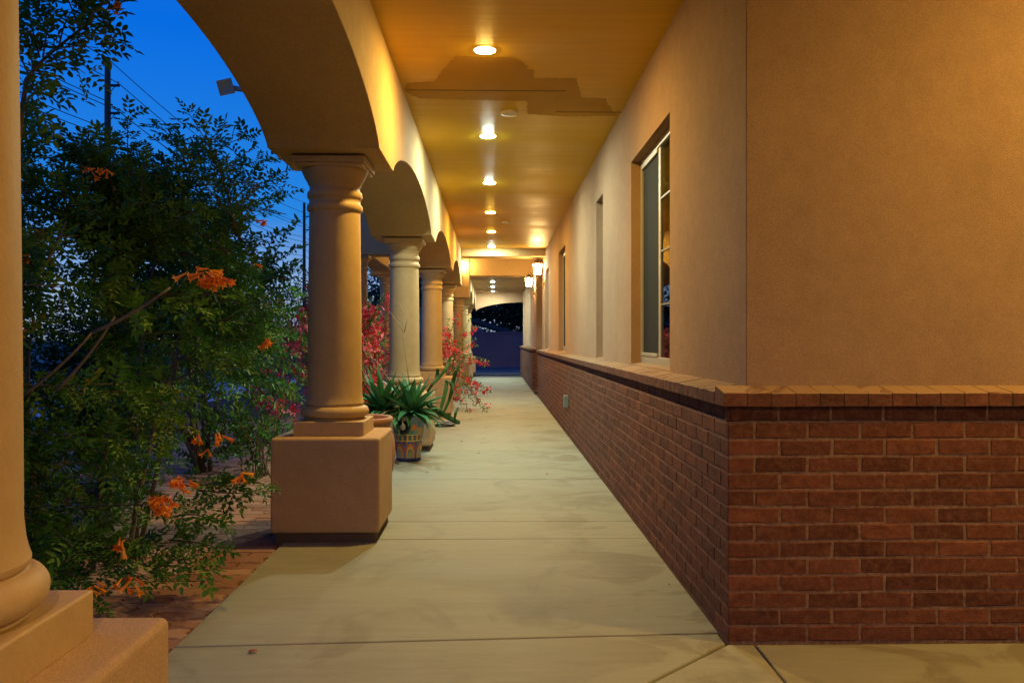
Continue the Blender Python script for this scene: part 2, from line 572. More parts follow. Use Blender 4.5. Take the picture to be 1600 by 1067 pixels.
# scallops of the lower band
u = t.math('SUBTRACT', t.math('FRACT', t.math('MULTIPLY', ang, 7.0)), 0.5)
rr = t.math('SQRT', t.math('ADD', t.math('POWER', t.math('MULTIPLY', u, 1.0), 2.0), t.math('POWER', t.math('MULTIPLY', t.math('SUBTRACT', Z, 0.05), 3.3), 2.0)))
scal = t.ramp(rr, [(0.0, (0.24, 0.26, 0.22)), (0.16, (0.10, 0.22, 0.20)), (0.24, (0.48, 0.30, 0.05)), (0.33, (0.50, 0.13, 0.03)), (0.41, (0.04, 0.10, 0.30)), (0.5, (0.35, 0.07, 0.03)), (0.56, (0.03, 0.09, 0.12))], 'CONSTANT')
def band(z, a, b_):
    return t.mix(t.math('GREATER_THAN', Z, z), a, b_)
col = band(0.035, (0.012, 0.03, 0.16), scal)
col = band(0.195, col, (0.50, 0.40, 0.16))
col = band(0.205, col, cheq)
col = band(0.255, col, (0.50, 0.40, 0.16))
col = band(0.262, col, upper)
col = band(0.43, col, (0.02, 0.05, 0.22))
M['talavera'] = t.done(col, 0.25, None, 0.5)
M['glaze_dark'] = plain('black glaze', (0.01, 0.011, 0.014), 0.25)
M['glaze_pale'] = plain('pale glaze', (0.40, 0.38, 0.34), 0.3, var=0.5, sc_=40)

# ------------------------------------------------------------------ ground, walkway, pavers
m = MB()
m.add([(-900, -300, -0.09), (900, -300, -0.09), (900, 1500, -0.09), (-900, 1500, -0.09)], [(0, 1, 2, 3)])
structure(m.build('ground', M['gravel']))
m = MB()
m.add([(-16, -3, -0.055), (-1.2, -3, -0.055), (-1.2, 27, -0.055), (-16, 27, -0.055)], [(0, 1, 2, 3)])
structure(m.build('planting_bed', M['dirt']))
m = MB()
m.add([(-14, 6.8, -0.05), (-5.6, 6.8, -0.05), (-5.6, 26, -0.05), (-14, 26, -0.05)], [(0, 1, 2, 3)])
structure(m.build('driveway', M['drive']))
m = MB()
m.add([(-40, 29.4, -0.05), (30, 29.4, -0.05), (30, 37.5, -0.05), (-40, 37.5, -0.05)], [(0, 1, 2, 3)])
structure(m.build('rear_road', M['asphalt']))

XL, XW = -1.21, 0.892
ys = [3.27, 4.93, 7.05, 8.85, 10.6, 12.4, 14.2, 16.0, 17.6, 19.4, 21.3, 23.0, 24.7, 26.3]
m = MB()
g = 0.0055
for a, b_ in zip(ys[:-1], ys[1:]):
    sa, sb = (0.055, 0.0) if a == 3.27 else (0.0, 0.0)
    xr = XW - 0.004 if a < 17.0 else 0.86
    if a == 4.93:      # a saw cut splits this bay
        m.prism([(XL, a + g), (xr, a + g - 0.01), (xr, 5.40 - g), (XL, 5.42 - g)], -0.1, 0, 0.004, rnd=random.random())
        m.prism([(XL, 5.42 + 0.001), (xr, 5.40 + 0.001), (xr, b_ - g), (XL, b_ - g)], -0.1, 0, 0.003, rnd=random.random())
        continue
    m.prism([(XL, a - sa + g), (xr, a + sa + g), (xr, b_ - g), (XL, b_ - g)], -0.1, 0, 0.006, rnd=random.random())
# the corner bays in front of the house
cx, cy = XW, 3.21
m.prism([(XL, 3.215 - g), (XL, 1.13), (cx - 0.012, cy + 0.0), (cx - 0.012, 3.325 - g)], -0.1, 0, 0.006, rnd=0.3)
m.prism([(XL, 1.117), (XL, 1.05), (0.93, -1.2), (0.985, 3.195), (cx - 0.004, 3.199)], -0.1, 0, 0.006, rnd=0.95)
m.prism([(0.94, -1.2), (6.5, -1.2), (6.5, 3.19), (0.993, 3.195)], -0.1, 0, 0.006, rnd=0.8)
m.prism([(XL, -1.2), (0.92, -1.2), (XL, 1.04)], -0.1, 0, 0.006, rnd=0.5)
structure(m.build('walkway', M['slab']))
m = MB()
m.box((XL + 0.002, -1.2, -0.12), (0.89, 26.28, -0.018))
m.box((0.89, -1.2, -0.12), (6.5, 3.2, -0.018))
structure(m.build('walkway_joint', M['joint']))

m = MB()
L_, H_, A_ = 0.225, 0.1125, 0.012
zx = [0, 0.25, 0.5, 0.75, 1.0]
def paver(ox, oy, rnd):
    bot = [(ox + L_ * u_, oy + (A_ if k % 2 else 0)) for k, u_ in enumerate(zx)]
    rgt = [(ox + L_ + 0.013, oy + H_ * 0.35), (ox + L_ - 0.013, oy + H_ * 0.68)]
    top = [(ox + L_ * u_, oy + H_ + (A_ if k % 2 else 0)) for k, u_ in enumerate(zx)][::-1]
    lft = [(ox - 0.013, oy + H_ * 0.68), (ox + 0.013, oy + H_ * 0.35)]
    poly = bot + rgt + top + lft
    gx, gy = ox + L_ / 2, oy + H_ / 2
    sink = random.uniform(-0.003, 0.003)
    rings = []
    for s_, z in ((0.972, -0.05), (0.972, -0.017), (0.94, -0.011)):
        ex = 1 - (1 - s_) * 0.6
        ey = 1 - (1 - s_) * 1.25
        rings += [(gx + (x - gx) * ex, gy + (y - gy) * ey, z + sink) for x, y in poly]
    n = len(poly)
    fs = [tuple(range(2 * n, 3 * n))]
    for k in range(2):
        for i in range(n):
            j = (i + 1) % n
            fs.append((k * n + i, k * n + j, (k + 1) * n + j, (k + 1) * n + i))
    m.add(rings, fs, rnd)
row = 0
y = 1.2
while y < 12.5:
    x = XL - 0.016 - L_ - (0.0 if row % 2 else L_ / 2)
    while x > -5.4:
        paver(x, y, random.random())
        x -= L_
    if row % 2 == 0:     # half stones against the slab
        m.prism([(XL - 0.012 - L_ / 2, y + 0.006), (XL - 0.006, y + 0.006), (XL - 0.006, y + H_ - 0.002), (XL - 0.012 - L_ / 2, y + H_ - 0.002)], -0.05, -0.011, 0.004, random.random())
    row += 1
    y += H_
structure(m.build('paver_path', M['paver']))

# ------------------------------------------------------------------ the house
house = thing('house', 'tan stucco house with brick wainscot, arched porch beam and painted porch ceiling', 'house')
XS, YS = 0.99, 3.308          # stucco faces
ZC = 2.94                     # porch ceiling
YE = 17.56                    # far end of the near wall
ZT = 3.35
wins = [(4.757, 6.115, 0.985, 2.447, True), (7.72, 8.22, 0.985, 2.5, False), (11.85, 13.1, 0.985, 2.5, True), (15.4, 16.6, 0.985, 2.5, False)]
DP = 0.066
m = MB()
# corner round
rad = 0.004
arc = [(XS + rad - rad * math.cos(a), YS + rad - rad * math.sin(a)) for a in [k * math.pi / 2 / 6 for k in range(7)]]
vs = [(x, y, z) for x, y in arc for z in (0.93, ZT)]
m.add(vs, [(2 * k, 2 * k + 1, 2 * k + 3, 2 * k + 2)[::-1] for k in range(6)], smooth=True)
yc = [YS + rad] + [q for w in wins for q in w[:2]] + [YE]
for i in range(len(yc) - 1):
    a, b_ = yc[i], yc[i + 1]
    if i % 2 == 0:
        m.add([(XS, a, 0.93), (XS, b_, 0.93), (XS, b_, ZT), (XS, a, ZT)], [(3, 2, 1, 0)][::1])
    else:
        w = wins[i // 2]
        m.add([(XS, a, 0.93), (XS, b_, 0.93), (XS, b_, w[2]), (XS, a, w[2])], [(3, 2, 1, 0)])
        m.add([(XS, a, w[3]), (XS, b_, w[3]), (XS, b_, ZT), (XS, a, ZT)], [(3, 2, 1, 0)])
        X2 = XS + DP + 0.05
        m.add([(XS, a, w[2]), (XS, a, w[3]), (X2, a, w[3]), (X2, a, w[2])], [(0, 1, 2, 3)])
        m.add([(XS, b_, w[2]), (XS, b_, w[3]), (X2, b_, w[3]), (X2, b_, w[2])], [(3, 2, 1, 0)])
        m.add([(XS, a, w[3]), (XS, b_, w[3]), (X2, b_, w[3]), (X2, a, w[3])], [(0, 1, 2, 3)])
        m.add([(XS, a, w[2]), (XS, b_, w[2]), (X2, b_, w[2] + 0.02), (X2, a, w[2] + 0.02)], [(3, 2, 1, 0)])
# front face, far end return, recess and back
m.add([(XS + rad, YS, 0.93), (6.6, YS, 0.93), (6.6, YS, ZT), (XS + rad, YS, ZT)], [(0, 1, 2, 3)])
m.add([(XS, YE, 0.9), (2.4, YE, 0.9), (2.4, YE, ZT), (XS, YE, ZT)], [(3, 2, 1, 0)])
m.add([(2.4, YE, -0.05), (2.4, 19.8, -0.05), (2.4, 19.8, 3.6), (2.4, YE, 3.6)], [(3, 2, 1, 0)])
m.build('stucco_wall', M['stucco'], house)
m = MB()
m.add([(1.3, 3.5, 0.1), (1.3, 17.4, 0.1), (5, 17.4, 0.1), (5, 3.5, 0.1)], [(0, 1, 2, 3)])
m.add([(4.2, 3.4, 0.1), (4.2, 17.4, 0.1), (4.2, 17.4, 2.95), (4.2, 3.4, 2.95)], [(0, 1, 2, 3)])
m.add([(1.12, 3.4, 2.95), (1.12, 17.4, 2.95), (5, 17.4, 2.95), (5, 3.4, 2.95)], [(0, 1, 2, 3)])
m.add([(1.12, 7.0, 0.1), (5, 7.0, 0.1), (5, 7.0, 2.95), (1.12, 7.0, 2.95)], [(0, 1, 2, 3)])
m.build('room', M['inside'], house)

# brick wainscot
CH, BL, BH = 0.0648, 0.2032, 0.0552
def brick(mb, p, t_, n_, l, h, depth=0.035, rnd=0.5, wob=0.0030):
    """p: lower corner on the face, t_: along, n_: outward"""
    p, t_, n_ = np.array(p, float), np.array(t_, float), np.array(n_, float)
    up = np.array((0, 0, 1.0))
    c = 0.0028
    pr = random.uniform(-0.0006, 0.0012)
    def q(a, z, o):
        return p + t_ * (a + random.uniform(-wob, wob)) + up * (z + random.uniform(-wob, wob)) + n_ * (o + pr + random.uniform(-wob, wob) * 0.2)
    mid = 0.35 + 0.3 * random.random()
    vs = [q(c, c, 0), q(l * mid, c, 0), q(l - c, c, 0), q(l - c, h - c, 0), q(l * mid, h - c, 0), q(c, h - c, 0),
          q(0, 0, -c), q(l * mid, 0, -c), q(l, 0, -c), q(l, h, -c), q(l * mid, h, -c), q(0, h, -c)]
    vs += [v_ - n_ * depth for v_ in vs[6:12]]
    fs = [(0, 1, 4, 5), (1, 2, 3, 4)]
    for i in range(6):
        j = (i + 1) % 6
        fs.append((6 + i, 6 + j, j, i))
        fs.append((12 + i, 12 + j, 6 + j, 6 + i))
    if np.dot(np.cross(t_, up), n_) < 0:
        fs = [f[::-1] for f in fs]
    mb.add(vs, fs, rnd)

def brick_run(mb, o, t_, n_, length, half_first, courses=14):
    for i in range(courses):
        a = 0.0
        first = (i % 2 == 0) == half_first
        l = 0.0968 if first else 0.193
        while a < length - 0.02:
            l = min(l, length - a)
            z = i * CH + 0.006 + 0.0012 * math.sin(a * 5 + i)
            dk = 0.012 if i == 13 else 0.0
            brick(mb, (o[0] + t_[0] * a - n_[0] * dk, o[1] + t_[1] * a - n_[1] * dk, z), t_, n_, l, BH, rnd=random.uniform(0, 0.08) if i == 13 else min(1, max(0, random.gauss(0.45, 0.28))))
            a += l + 0.0102
            l = 0.193
m = MB()
brick_run(m, (XW + 0.0, 3.21, 0), (1, 0), (0, -1), 4.6, True) if False else None
def run3(mb, o, t_, n_, length, hf, courses=14):
    brick_run(mb, o, t_ + (0,) if len(t_) == 2 else t_, n_ + (0,) if len(n_) == 2 else n_, length, hf, courses)
run3(m, (XW, 3.21, 0), (1, 0), (0, -1), 4.6, True)
run3(m, (XW, 3.2135, 0), (0, 1), (-1, 0), YE + 0.09 - 3.2135, False)
run3(m, (XW + 0.004, YE + 0.09, 0), (1, 0), (0, 1), 1.5, True)
PX, PY = 0.872, 19.6          # brick base beyond the entry
run3(m, (PX, PY, 0), (1, 0), (0, -1), 1.5, True)
run3(m, (PX, PY + 0.0035, 0), (0, 1), (-1, 0), 9.2, False)
wains = m.build('brick_wainscot', M['brick'], house)
m = MB()
m.add([(XW + 0.0024, 3.2124, -0.05), (5.5, 3.2124, -0.05), (5.5, 3.2124, 0.846), (XW + 0.0024, 3.2124, 0.846)], [(0, 1, 2, 3)])
m.add([(XW + 0.0024, 3.2124, -0.05), (XW + 0.0024, YE + 0.087, -0.05), (XW + 0.0024, YE + 0.087, 0.846), (XW + 0.0024, 3.2124, 0.846)], [(3, 2, 1, 0)])
m.add([(XW + 0.0024, YE + 0.0865, -0.05), (2.4, YE + 0.0865, -0.05), (2.4, YE + 0.0865, 0.846), (XW + 0.0024, YE + 0.0865, 0.846)], [(3, 2, 1, 0)])
m.add([(PX + 0.0024, PY + 0.0024, -0.05), (2.4, PY + 0.0024, -0.05), (2.4, PY + 0.0024, 0.846), (PX + 0.0024, PY + 0.0024, 0.846)], [(0, 1, 2, 3)])
m.add([(PX + 0.0024, PY + 0.0024, -0.05), (PX + 0.0024, 28.85, -0.05), (PX + 0.0024, 28.85, 0.846), (PX + 0.0024, PY + 0.0024, 0.846)], [(3, 2, 1, 0)])
for o_, t_, n_, ln_ in (((XW, 3.21), (1, 0), (0, -1), 4.5), ((XW, 3.2135), (0, 1), (-1, 0), YE + 0.08 - 3.2135), ((PX, PY), (1, 0), (0, -1), 1.5), ((PX, PY + 0.01), (0, 1), (-1, 0), 9.1)):
    q_ = [np.array((o_[0] + t_[0] * a_ - n_[0] * d_, o_[1] + t_[1] * a_ - n_[1] * d_, z_)) for a_, d_, z_ in ((0.014, 0.0155, 0.842), (ln_, 0.0155, 0.842), (ln_, 0.0155, 0.92), (0.014, 0.0155, 0.92))]
    m.add(q_, [(0, 1, 2, 3)])
    q_ = [np.array((o_[0] + t_[0] * a_ - n_[0] * d_, o_[1] + t_[1] * a_ - n_[1] * d_, 0.8455)) for a_, d_ in ((0.004, 0.0036), (ln_, 0.0036), (ln_, 0.03), (0.004, 0.03))]
    m.add(q_, [(0, 1, 2, 3)])
m.build('mortar', M['mortar'], wains)

# sloped cap of headers
m = MB()
def cap_unit(mb, o, t_, n_, l, dep, rnd, z0=0.906, zo=0.958, zi=0.978):
    o, t_, n_ = np.array(o, float), np.array(t_ + (0,), float), np.array(n_ + (0,), float)
    j = lambda: random.uniform(-0.0008, 0.0008)
    dz = random.uniform(-0.0009, 0.0009)
    vs = []
    for a in (0, l):
        for dd, z in ((0, z0), (0, zo - 0.004), (0.004, zo), (dep, zi), (dep, z0)):
            vs.append(o + t_ * (a + j()) - n_ * (dd + j()) + np.array((0, 0, z + dz + j())))
    fs = [(4, 3, 2, 1, 0), (5, 6, 7, 8, 9)]
    for k in range(5):
        k2 = (k + 1) % 5
        fs.append((k, k2, 5 + k2, 5 + k))
    if np.dot(np.cross(t_, (0, 0, 1)), n_) < 0:
        fs = [f[::-1] for f in fs]
    mb.add(vs, fs, rnd)
OV = 0.025
def cap_run(o, t_, n_, length, dep):
    a = 0.0
    while a < length - 0.02:
        l = min(0.0889, length - a)
        cap_unit(m, (o[0] + t_[0] * a, o[1] + t_[1] * a, 0), t_, n_, l, dep, min(1, max(0, random.gauss(0.5, 0.28))))
        a += 0.0889 + 0.0038
cap_run((XW - OV, 3.21 - OV), (1, 0), (0, -1), 4.6, 0.124)
cap_run((XW - OV, 3.2135 + 0.105), (0, 1), (-1, 0), YE + 0.09 - 3.31, 0.124)
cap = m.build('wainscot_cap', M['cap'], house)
m = MB()
cap_run((PX - OV, PY - OV), (1, 0), (0, -1), 1.5, 0.124)
cap_run((PX - OV, PY + 0.105), (0, 1), (-1, 0), 9.1, 0.124)
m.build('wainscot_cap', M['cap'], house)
m = MB()
def bed(o, t_, n_, length):
    o, t_, n_ = np.array(o + (0,), float), np.array(t_ + (0,), float), np.array(n_ + (0,), float)
    pr = [(0.0045, 0.9075), (0.0045, 0.9572), (0.122, 0.9768), (0.122, 0.9075)]
    vs = [o + t_ * a_ - n_ * d_ + np.array((0, 0, z_)) for a_ in (0, length) for d_, z_ in pr]
    m.add(vs, [(3, 2, 1, 0), (4, 5, 6, 7)] + [(k, (k + 1) % 4, 4 + (k + 1) % 4, 4 + k) for k in range(4)])
bed((XW - OV + 0.01, 3.21 - OV), (1, 0), (0, -1), 4.5)
bed((XW - OV, 3.2135 + 0.11), (0, 1), (-1, 0), YE - 3.25)
bed((PX - OV + 0.01, PY - OV), (1, 0), (0, -1), 1.4)
bed((PX - OV, PY + 0.11), (0, 1), (-1, 0), 9.0)
m.build('cap_bed', M['mortar'], cap)

# stucco of the far wing (set back above its brick base)
m = MB()
m.box((PX + 0.098, PY + 0.098, 0.93), (2.42, 28.9, ZT + 0.3))
m.build('far_wing_wall', M['stucco'], house, 0.02)

# windows
def window(y0, y1, z0, z1, slider):
    fx = XS + DP
    m = MB()
    fw = 0.045
    fr_box = lambda a, b_: m.box(a, b_)
    m.box((fx, y0, z0 + 0.005), (fx + 0.05, y0 + fw, z1 - 0.002))
    m.box((fx, y1 - fw, z0 + 0.005), (fx + 0.05, y1 - 0.002, z1 - 0.002))
    m.box((fx, y0 + fw, z0 + 0.005), (fx + 0.05, y1 - fw, z0 + 0.06))
    m.box((fx, y0 + fw, z1 - fw), (fx + 0.05, y1 - fw, z1 - 0.002))
    w = m.build('window', M['vinyl'], house, 0.003, 2)
    ym = (y0 + y1) / 2
    if slider:
        s = MB()
        s.box((fx + 0.008, ym - 0.03, z0 + 0.06), (fx + 0.045, ym + 0.03, z1 - fw))
        s.box((fx - 0.004, y1 - fw - 0.03, z0 + 0.06), (fx + 0.04, y1 - fw, z1 - fw))
        s.box((fx - 0.004, ym + 0.032, z1 - fw - 0.028), (fx + 0.04, y1 - fw - 0.03, z1 - fw))
        s.box((fx - 0.004, ym + 0.032, z0 + 0.06), (fx + 0.04, y1 - fw - 0.03, z0 + 0.085))
        s.build('sash', M['vinyl'], w, 0.003, 2)
        n_ = MB()
        n_.box((fx + 0.012, ym + 0.03, z0 + 0.085), (fx + 0.016, y1 - fw - 0.03, z1 - fw - 0.028))
        n_.build('insect_screen', M['screen'], w)
        b_ = MB()
        for k in (1, 2, 3):
            z = z0 + 0.06 + (z1 - z0 - 0.1) * k / 4
            b_.box((fx + 0.009, y0 + fw, z - 0.0055), (fx + 0.0165, ym - 0.03, z + 0.0055))
        yy = (y0 + fw + ym - 0.03) / 2
        b_.box((fx + 0.0085, yy - 0.0055, z0 + 0.06), (fx + 0.0160, yy + 0.0055, z1 - fw))
        b_.build('muntin', M['muntin'], w)
    p = MB()
    p.box((fx + 0.018, y0 + fw, z0 + 0.06), (fx + 0.023, (ym - 0.03) if slider else y1 - fw, z1 - fw))
    p.build('pane', M['glass'], w)
for w in wins:
    window(*w)

# porch ceiling (two levels) and the roof over it
m = MB()
XB0, XB1 = -1.29, -0.655
m.box((XB1 - 0.02, -7, ZC), (XS + 0.03, 16.45, ZC + 0.1))
m.box((XS + 0.03, -7, ZC), (6.6, YS + 0.02, ZC + 0.1))
ceil = m.build('porch_ceiling', M['ceiling'], house)
m = MB()
m.box((XB1 - 0.02, 22.0, 2.80), (1.0, 29.3, 2.9))
m.build('porch_ceiling', M['column'], house)
m = MB()
m.box((XB0 - 0.25, -7, 3.36), (6.8, 17.3, 3.55))
m.box((XB0 - 0.2, 21.6, 3.36), (3.0, 29.8, 3.5))
m.build('roof', M['shingle'], house)
def ceil_pt(x, y):
    d = (ZC - EYE) * F / (HY - y)
    return ((x - VX) * d / F, d)
def patch(px, z):
    m = MB()
    pts = []
    for k in range(len(px)):
        a, b_ = np.array(ceil_pt(*px[k])), np.array(ceil_pt(*px[(k + 1) % len(px)]))
        nn_ = max(1, int(np.linalg.norm(b_ - a) / 0.02))
        for q in range(nn_):
            pts.append(tuple(a + (b_ - a) * q / nn_ + (rng.normal(0, 0.006, 2) if q else 0)))
    n = len(pts)
    m.add([(x, y, z) for x, y in pts], [tuple(range(n))])
    o = m.build('old_paint_patch', M['patch'], ceil)
    return o
patch([(632, 141), (636, 131), (680, 128), (690, 112), (712, 88), (800, 90), (826, 103), (824, 108), (834, 109), (833, 123), (900, 122), (909, 152), (945, 153), (958, 172), (966, 180), (890, 182), (824, 178), (824, 158), (740, 157), (655, 155), (640, 148)], ZC - 0.0015)
m = MB()
for (xa, ya), (xb, yb) in (((634, 141.5), (884, 142.0)), ((868, 174.3), (972, 174.6))):
    a, b_ = ceil_pt(xa, ya), ceil_pt(xb, yb)
    m.box((a[0], a[1] - 0.005, ZC - 0.0035), (b_[0], a[1] + 0.005, ZC - 0.002))
m.build('ceiling_seam', M['seam'], ceil)

# arched beams
COLY = [1.425, 5.15, 9.10, 13.05, 16.62]
FLAT, SPR, RISE = 0.33, 2.245, 0.285
def arch_profile(ycols, y0, y1):
    """list of (y, z) of the beam's underside from y0 to y1"""
    pts = [(y0, SPR)]
    prev = None
    for yc_ in ycols:
        if prev is None:
            if yc_ - FLAT > y0 + 0.02:
                a, b_ = y0 - (yc_ - FLAT - y0) * 1.0, yc_ - FLAT
                c0, hw = (a + b_) / 2, (b_ - a) / 2
                for k in range(1, 25):
                    y = y0 + (b_ - y0) * k / 24
                    u_ = (y - c0) / hw
                    pts.append((y, SPR + RISE * max(0, 1 - u_ * u_) ** 0.72))
                pts[0] = (y0, SPR + RISE)
        else:
            a, b_ = prev + FLAT, yc_ - FLAT
            c0, hw = (a + b_) / 2, (b_ - a) / 2
            for k in range(0, 49):
                y = c0 - hw * math.cos(math.pi * k / 48)
                u_ = (y - c0) / hw
                pts.append((y, SPR + RISE * max(0, 1 - u_ * u_) ** 0.72))
        prev = yc_
    pts.append((y1, SPR))
    out = [pts[0]]
    for p in pts[1:]:
        if abs(p[0] - out[-1][0]) > 1e-4:
            out.append(p)
    return out
def arched_beam(prof, x0, x1, ztop, name='arched_beam'):
    m = MB()
    n = len(prof)
    vs = []
    for x in (x0, x1):
        vs += [(x, y, z) for y, z in prof]
        vs += [(x, y, ztop) for y, z in prof]
    N = 2 * n
    for i in range(n - 1):
        f = [(i, n + i, n + i + 1, i + 1), (N + i, N + i + 1, N + n + i + 1, N + n + i),
             (i, i + 1, N + i + 1, N + i), (n + i, N + n + i, N + n + i + 1, n + i + 1)]
        m.f += [tuple(q) for q in f]
        m.s += [False, False, True, False]
    m.f += [(0, N, N + n, n), (n - 1, n + n - 1, N + n + n - 1, N + n - 1)]
    m.s += [False, False]
    m.v = vs; m.r = [0.5] * len(vs); m.n = len(vs)
    return m.build(name, M['beam'], house, 0.018, 3)
arched_beam(arch_profile([-6.2, -2.3] + COLY, -6.9, 17.0), XB0, XB1, 3.36)
COL2 = [22.05, 25.6, 29.1]
arched_beam(arch_profile(COL2, 21.7, 29.45), XB0, XB1, 3.36)

m = MB()  # unseen beams added out of view to block part of the sky
m.box((XB0 - 0.003, -7.3, 2.25), (6.6, -6.9, 3.36))
m.box((6.0, -6.9, 2.25), (6.6, YS, 3.36))
m.build('sky_block_beam', M['beam'], house, 0.012)

# cross beams and the end wall with its low arch
m = MB()
m.box((XB1, 16.45, 2.79), (XS + 0.0, 16.95, 3.36))
m.build('cross_beam', M['beam'], house, 0.012)
m = MB()
m.box((XB1, 21.72, 2.81), (1.02, 22.0, 3.7))
m.build('cross_beam', M['beam'], house, 0.012)
m = MB()
xs_ = np.linspace(XB1, 1.02, 25)
zs_ = [2.15 + 0.32 * max(0, 1 - ((x - 1.0) / 1.66) ** 2) ** 0.6 for x in xs_]
vs = []
for y in (29.3, 29.6):
    vs += [(x, y, z) for x, z in zip(xs_, zs_)] + [(x, y, 3.3) for x in xs_]
n = len(xs_)
for i in range(n - 1):
    m.f += [(i, i + 1, n + i + 1, n + i), (2 * n + i, 3 * n + i, 3 * n + i + 1, 2 * n + i + 1), (i, 2 * n + i, 2 * n + i + 1, i + 1)]
    m.s += [False] * 3
m.v = vs; m.r = [0.5] * len(vs); m.n = len(vs)
m.build('end_wall', M['stucco'], house)

# the carriage porch that crosses the walk
m = MB()
m.box((-3.05, 16.5, 2.82), (XB0 - 0.002, 17.0, 4.05))
m.box((-3.15, 21.4, 2.80), (XB0 - 0.002, 21.95, 4.05))
m.box((-3.05, 17.0, 3.60), (2.4, 21.4, 3.75))
m.box((XB0, 17.0, 3.375), (2.4, 17.25, 3.60))
m.box((-3.05, 17.0, 2.9), (-2.55, 21.4, 3.55))
m.build('carriage_porch', M['beam'], house, 0.02)

# ------------------------------------------------------------------ columns
def make_column(label, x, y, H=2.235, group='stucco porch columns'):
    c = thing('porch_column', label, 'column', (x, y, 0), group)
    m = MB(); m.box((-0.285, -0.285, -0.02), (0.285, 0.285, 0.07)); m.build('footing', M['footing'], c)
    m = MB(); m.box((-0.31, -0.31, 0.055), (0.31, 0.31, 0.597)); m.build('pedestal', M['pedestal'], c, 0.016, 4)
    m = MB(); m.box((-0.205, -0.205, 0.594), (0.205, 0.205, 0.682)); m.build('plinth', M['column'], c, 0.006, 3)
    m = MB()
    prof = [(0.170, 0.680), (0.176, 0.684), (0.178, 0.690)]
    for k in range(13):
        a = -math.pi / 2 + math.pi * k / 12
        prof.append((0.166 + 0.038 * math.cos(a), 0.728 + 0.036 * math.sin(a)))
    prof += [(0.170, 0.766), (0.174, 0.770), (0.175, 0.780)]
    m.lathe(prof, n=64, cap1=False); m.build('base_moulding', M['column'], c)
    m = MB()
    zt = H - 0.31
    prof = [(0.175, 0.780), (0.170, 0.795), (0.166, 0.815), (0.1625, 0.85)]
    for k in range(1, 11):
        u_ = k / 10
        prof.append((0.1625 - 0.0105 * u_ ** 1.3, 0.85 + (zt - 0.85) * u_))
    m.lathe(prof, n=64, cap0=False, cap1=False); m.build('shaft', M['column'], c)
    m = MB()
    z = zt
    prof = [(0.152, z)]
    for zc_, r_ in ((z + 0.027, 0.014), (z + 0.105, 0.012)):
        for k in range(9):
            a = -math.pi / 2 + math.pi * k / 8
            prof.append((0.153 + r_ * math.cos(a), zc_ + 0.024 * math.sin(a)))
    prof += [(0.150, z + 0.14), (0.150, z + 0.155), (0.156, z + 0.165), (0.160, z + 0.17), (0.160, z + 0.182), (0.166, z + 0.186), (0.178, z + 0.205), (0.190, z + 0.232), (0.197, z + 0.248), (0.197, z + 0.256)]
    m.lathe(prof, n=64, cap0=False)
    m.build('capital', M['column'], c)
    m = MB()
    m.box((-0.198, -0.198, z + 0.254), (0.198, 0.198, z + 0.274))
    m.box((-0.212, -0.212, z + 0.272), (0.212, 0.212, H))
    m.build('abacus', M['column'], c, 0.007, 3)
    return c
CX = -0.97
clabels = ['cropped tan column in the near corner with only base and shaft side in view',
           'large tan column on a square pedestal beside the trumpet bush',
           'olive lit column on a pedestal behind the painted flower pot',
           'third large column along the walk, with climbing cactus at its foot',
           'column by the end of the first arcade, behind the bougainvillea sprays']
col0 = make_column(clabels[0], CX, COLY[0])
for k in range(1, 5):
    c = copy_tree(col0)
    c.location = (CX, COLY[k], 0)
    c['label'] = clabels[k]
for k, (yy, lb) in enumerate(zip(COL2, ['amber lit column just beyond the entry, wrapped by red flowers', 'farther arcade column behind the amber lit one', 'last small column before the open end of the walk'])):
    c = copy_tree(col0)
    c.location = (CX, yy, 0)
    c['label'] = lb
make_column('slim taller column under the purple front of the carriage porch', -2.67, 16.76, 2.815, 'carriage porch columns')
make_column('taller column under the orange rear beam of the carriage porch', -2.78, 21.66, 2.795, 'carriage porch columns')

# ------------------------------------------------------------------ recessed lamps
def downlight(x, y, z, kind, label):
    t_ = thing('recessed_light', label, 'ceiling light', (x, y, z), 'recessed porch ceiling lights')
    m = MB()
    m.lathe([(0.062, -0.001), (0.062, -0.0035), (0.066, -0.005), (0.074, -0.004), (0.078, -0.001)], n=40, cap0=False, cap1=False)
    m.build('trim_ring', M['white_trim'], t_)
    m = MB()
    m.lathe([(0.0615, -0.003), (0.057, -0.0055), (0.044, -0.0085), (0.024, -0.010), (0.004, -0.0105)], n=32, cap0=False)
    m.f = [f[::-1] for f in m.f]
    m.build('lens', M[kind], t_)
    return t_
LX = -0.06
for yy, k, lb in ((5.2, 'lens_warm', 'glowing recessed light beside the dark paint patch, nearest of the row'),
                  (7.39, 'lens_neutral', 'second glowing recessed light, just past the round ceiling disc'),
                  (9.58, 'lens_neutral', 'third glowing recessed light, whiter than its neighbours'),
                  (11.79, 'lens_amber', 'fourth glowing recessed light of the near ceiling'),
                  (13.9, 'lens_amber', 'fifth glowing recessed light of the near ceiling'),
                  (16.1, 'lens_neutral', 'recessed light against the first cross beam')):
    downlight(LX, yy, ZC, k, lb)
for yy, lb in ((23.8, 'first small recessed light of the ceiling beyond the entry'), (26.0, 'middle small recessed light of the ceiling beyond the entry'), (28.5, 'last small recessed light above the open end')):
    downlight(LX, yy, 2.80, 'lens_neutral', lb)
downlight(2.6, 2.42, ZC, 'lens_porch', 'recessed light over the front porch around the brick corner')
downlight(LX, -1.2, ZC, 'lens_gold', 'recessed light over the walk behind the brick corner, before the row')
downlight(2.35, -1.2, ZC, 'lens_warm', 'recessed light near the outer edge of the front porch')
downlight(4.7, 2.42, ZC, 'lens_porch', 'recessed light farther along the front porch')

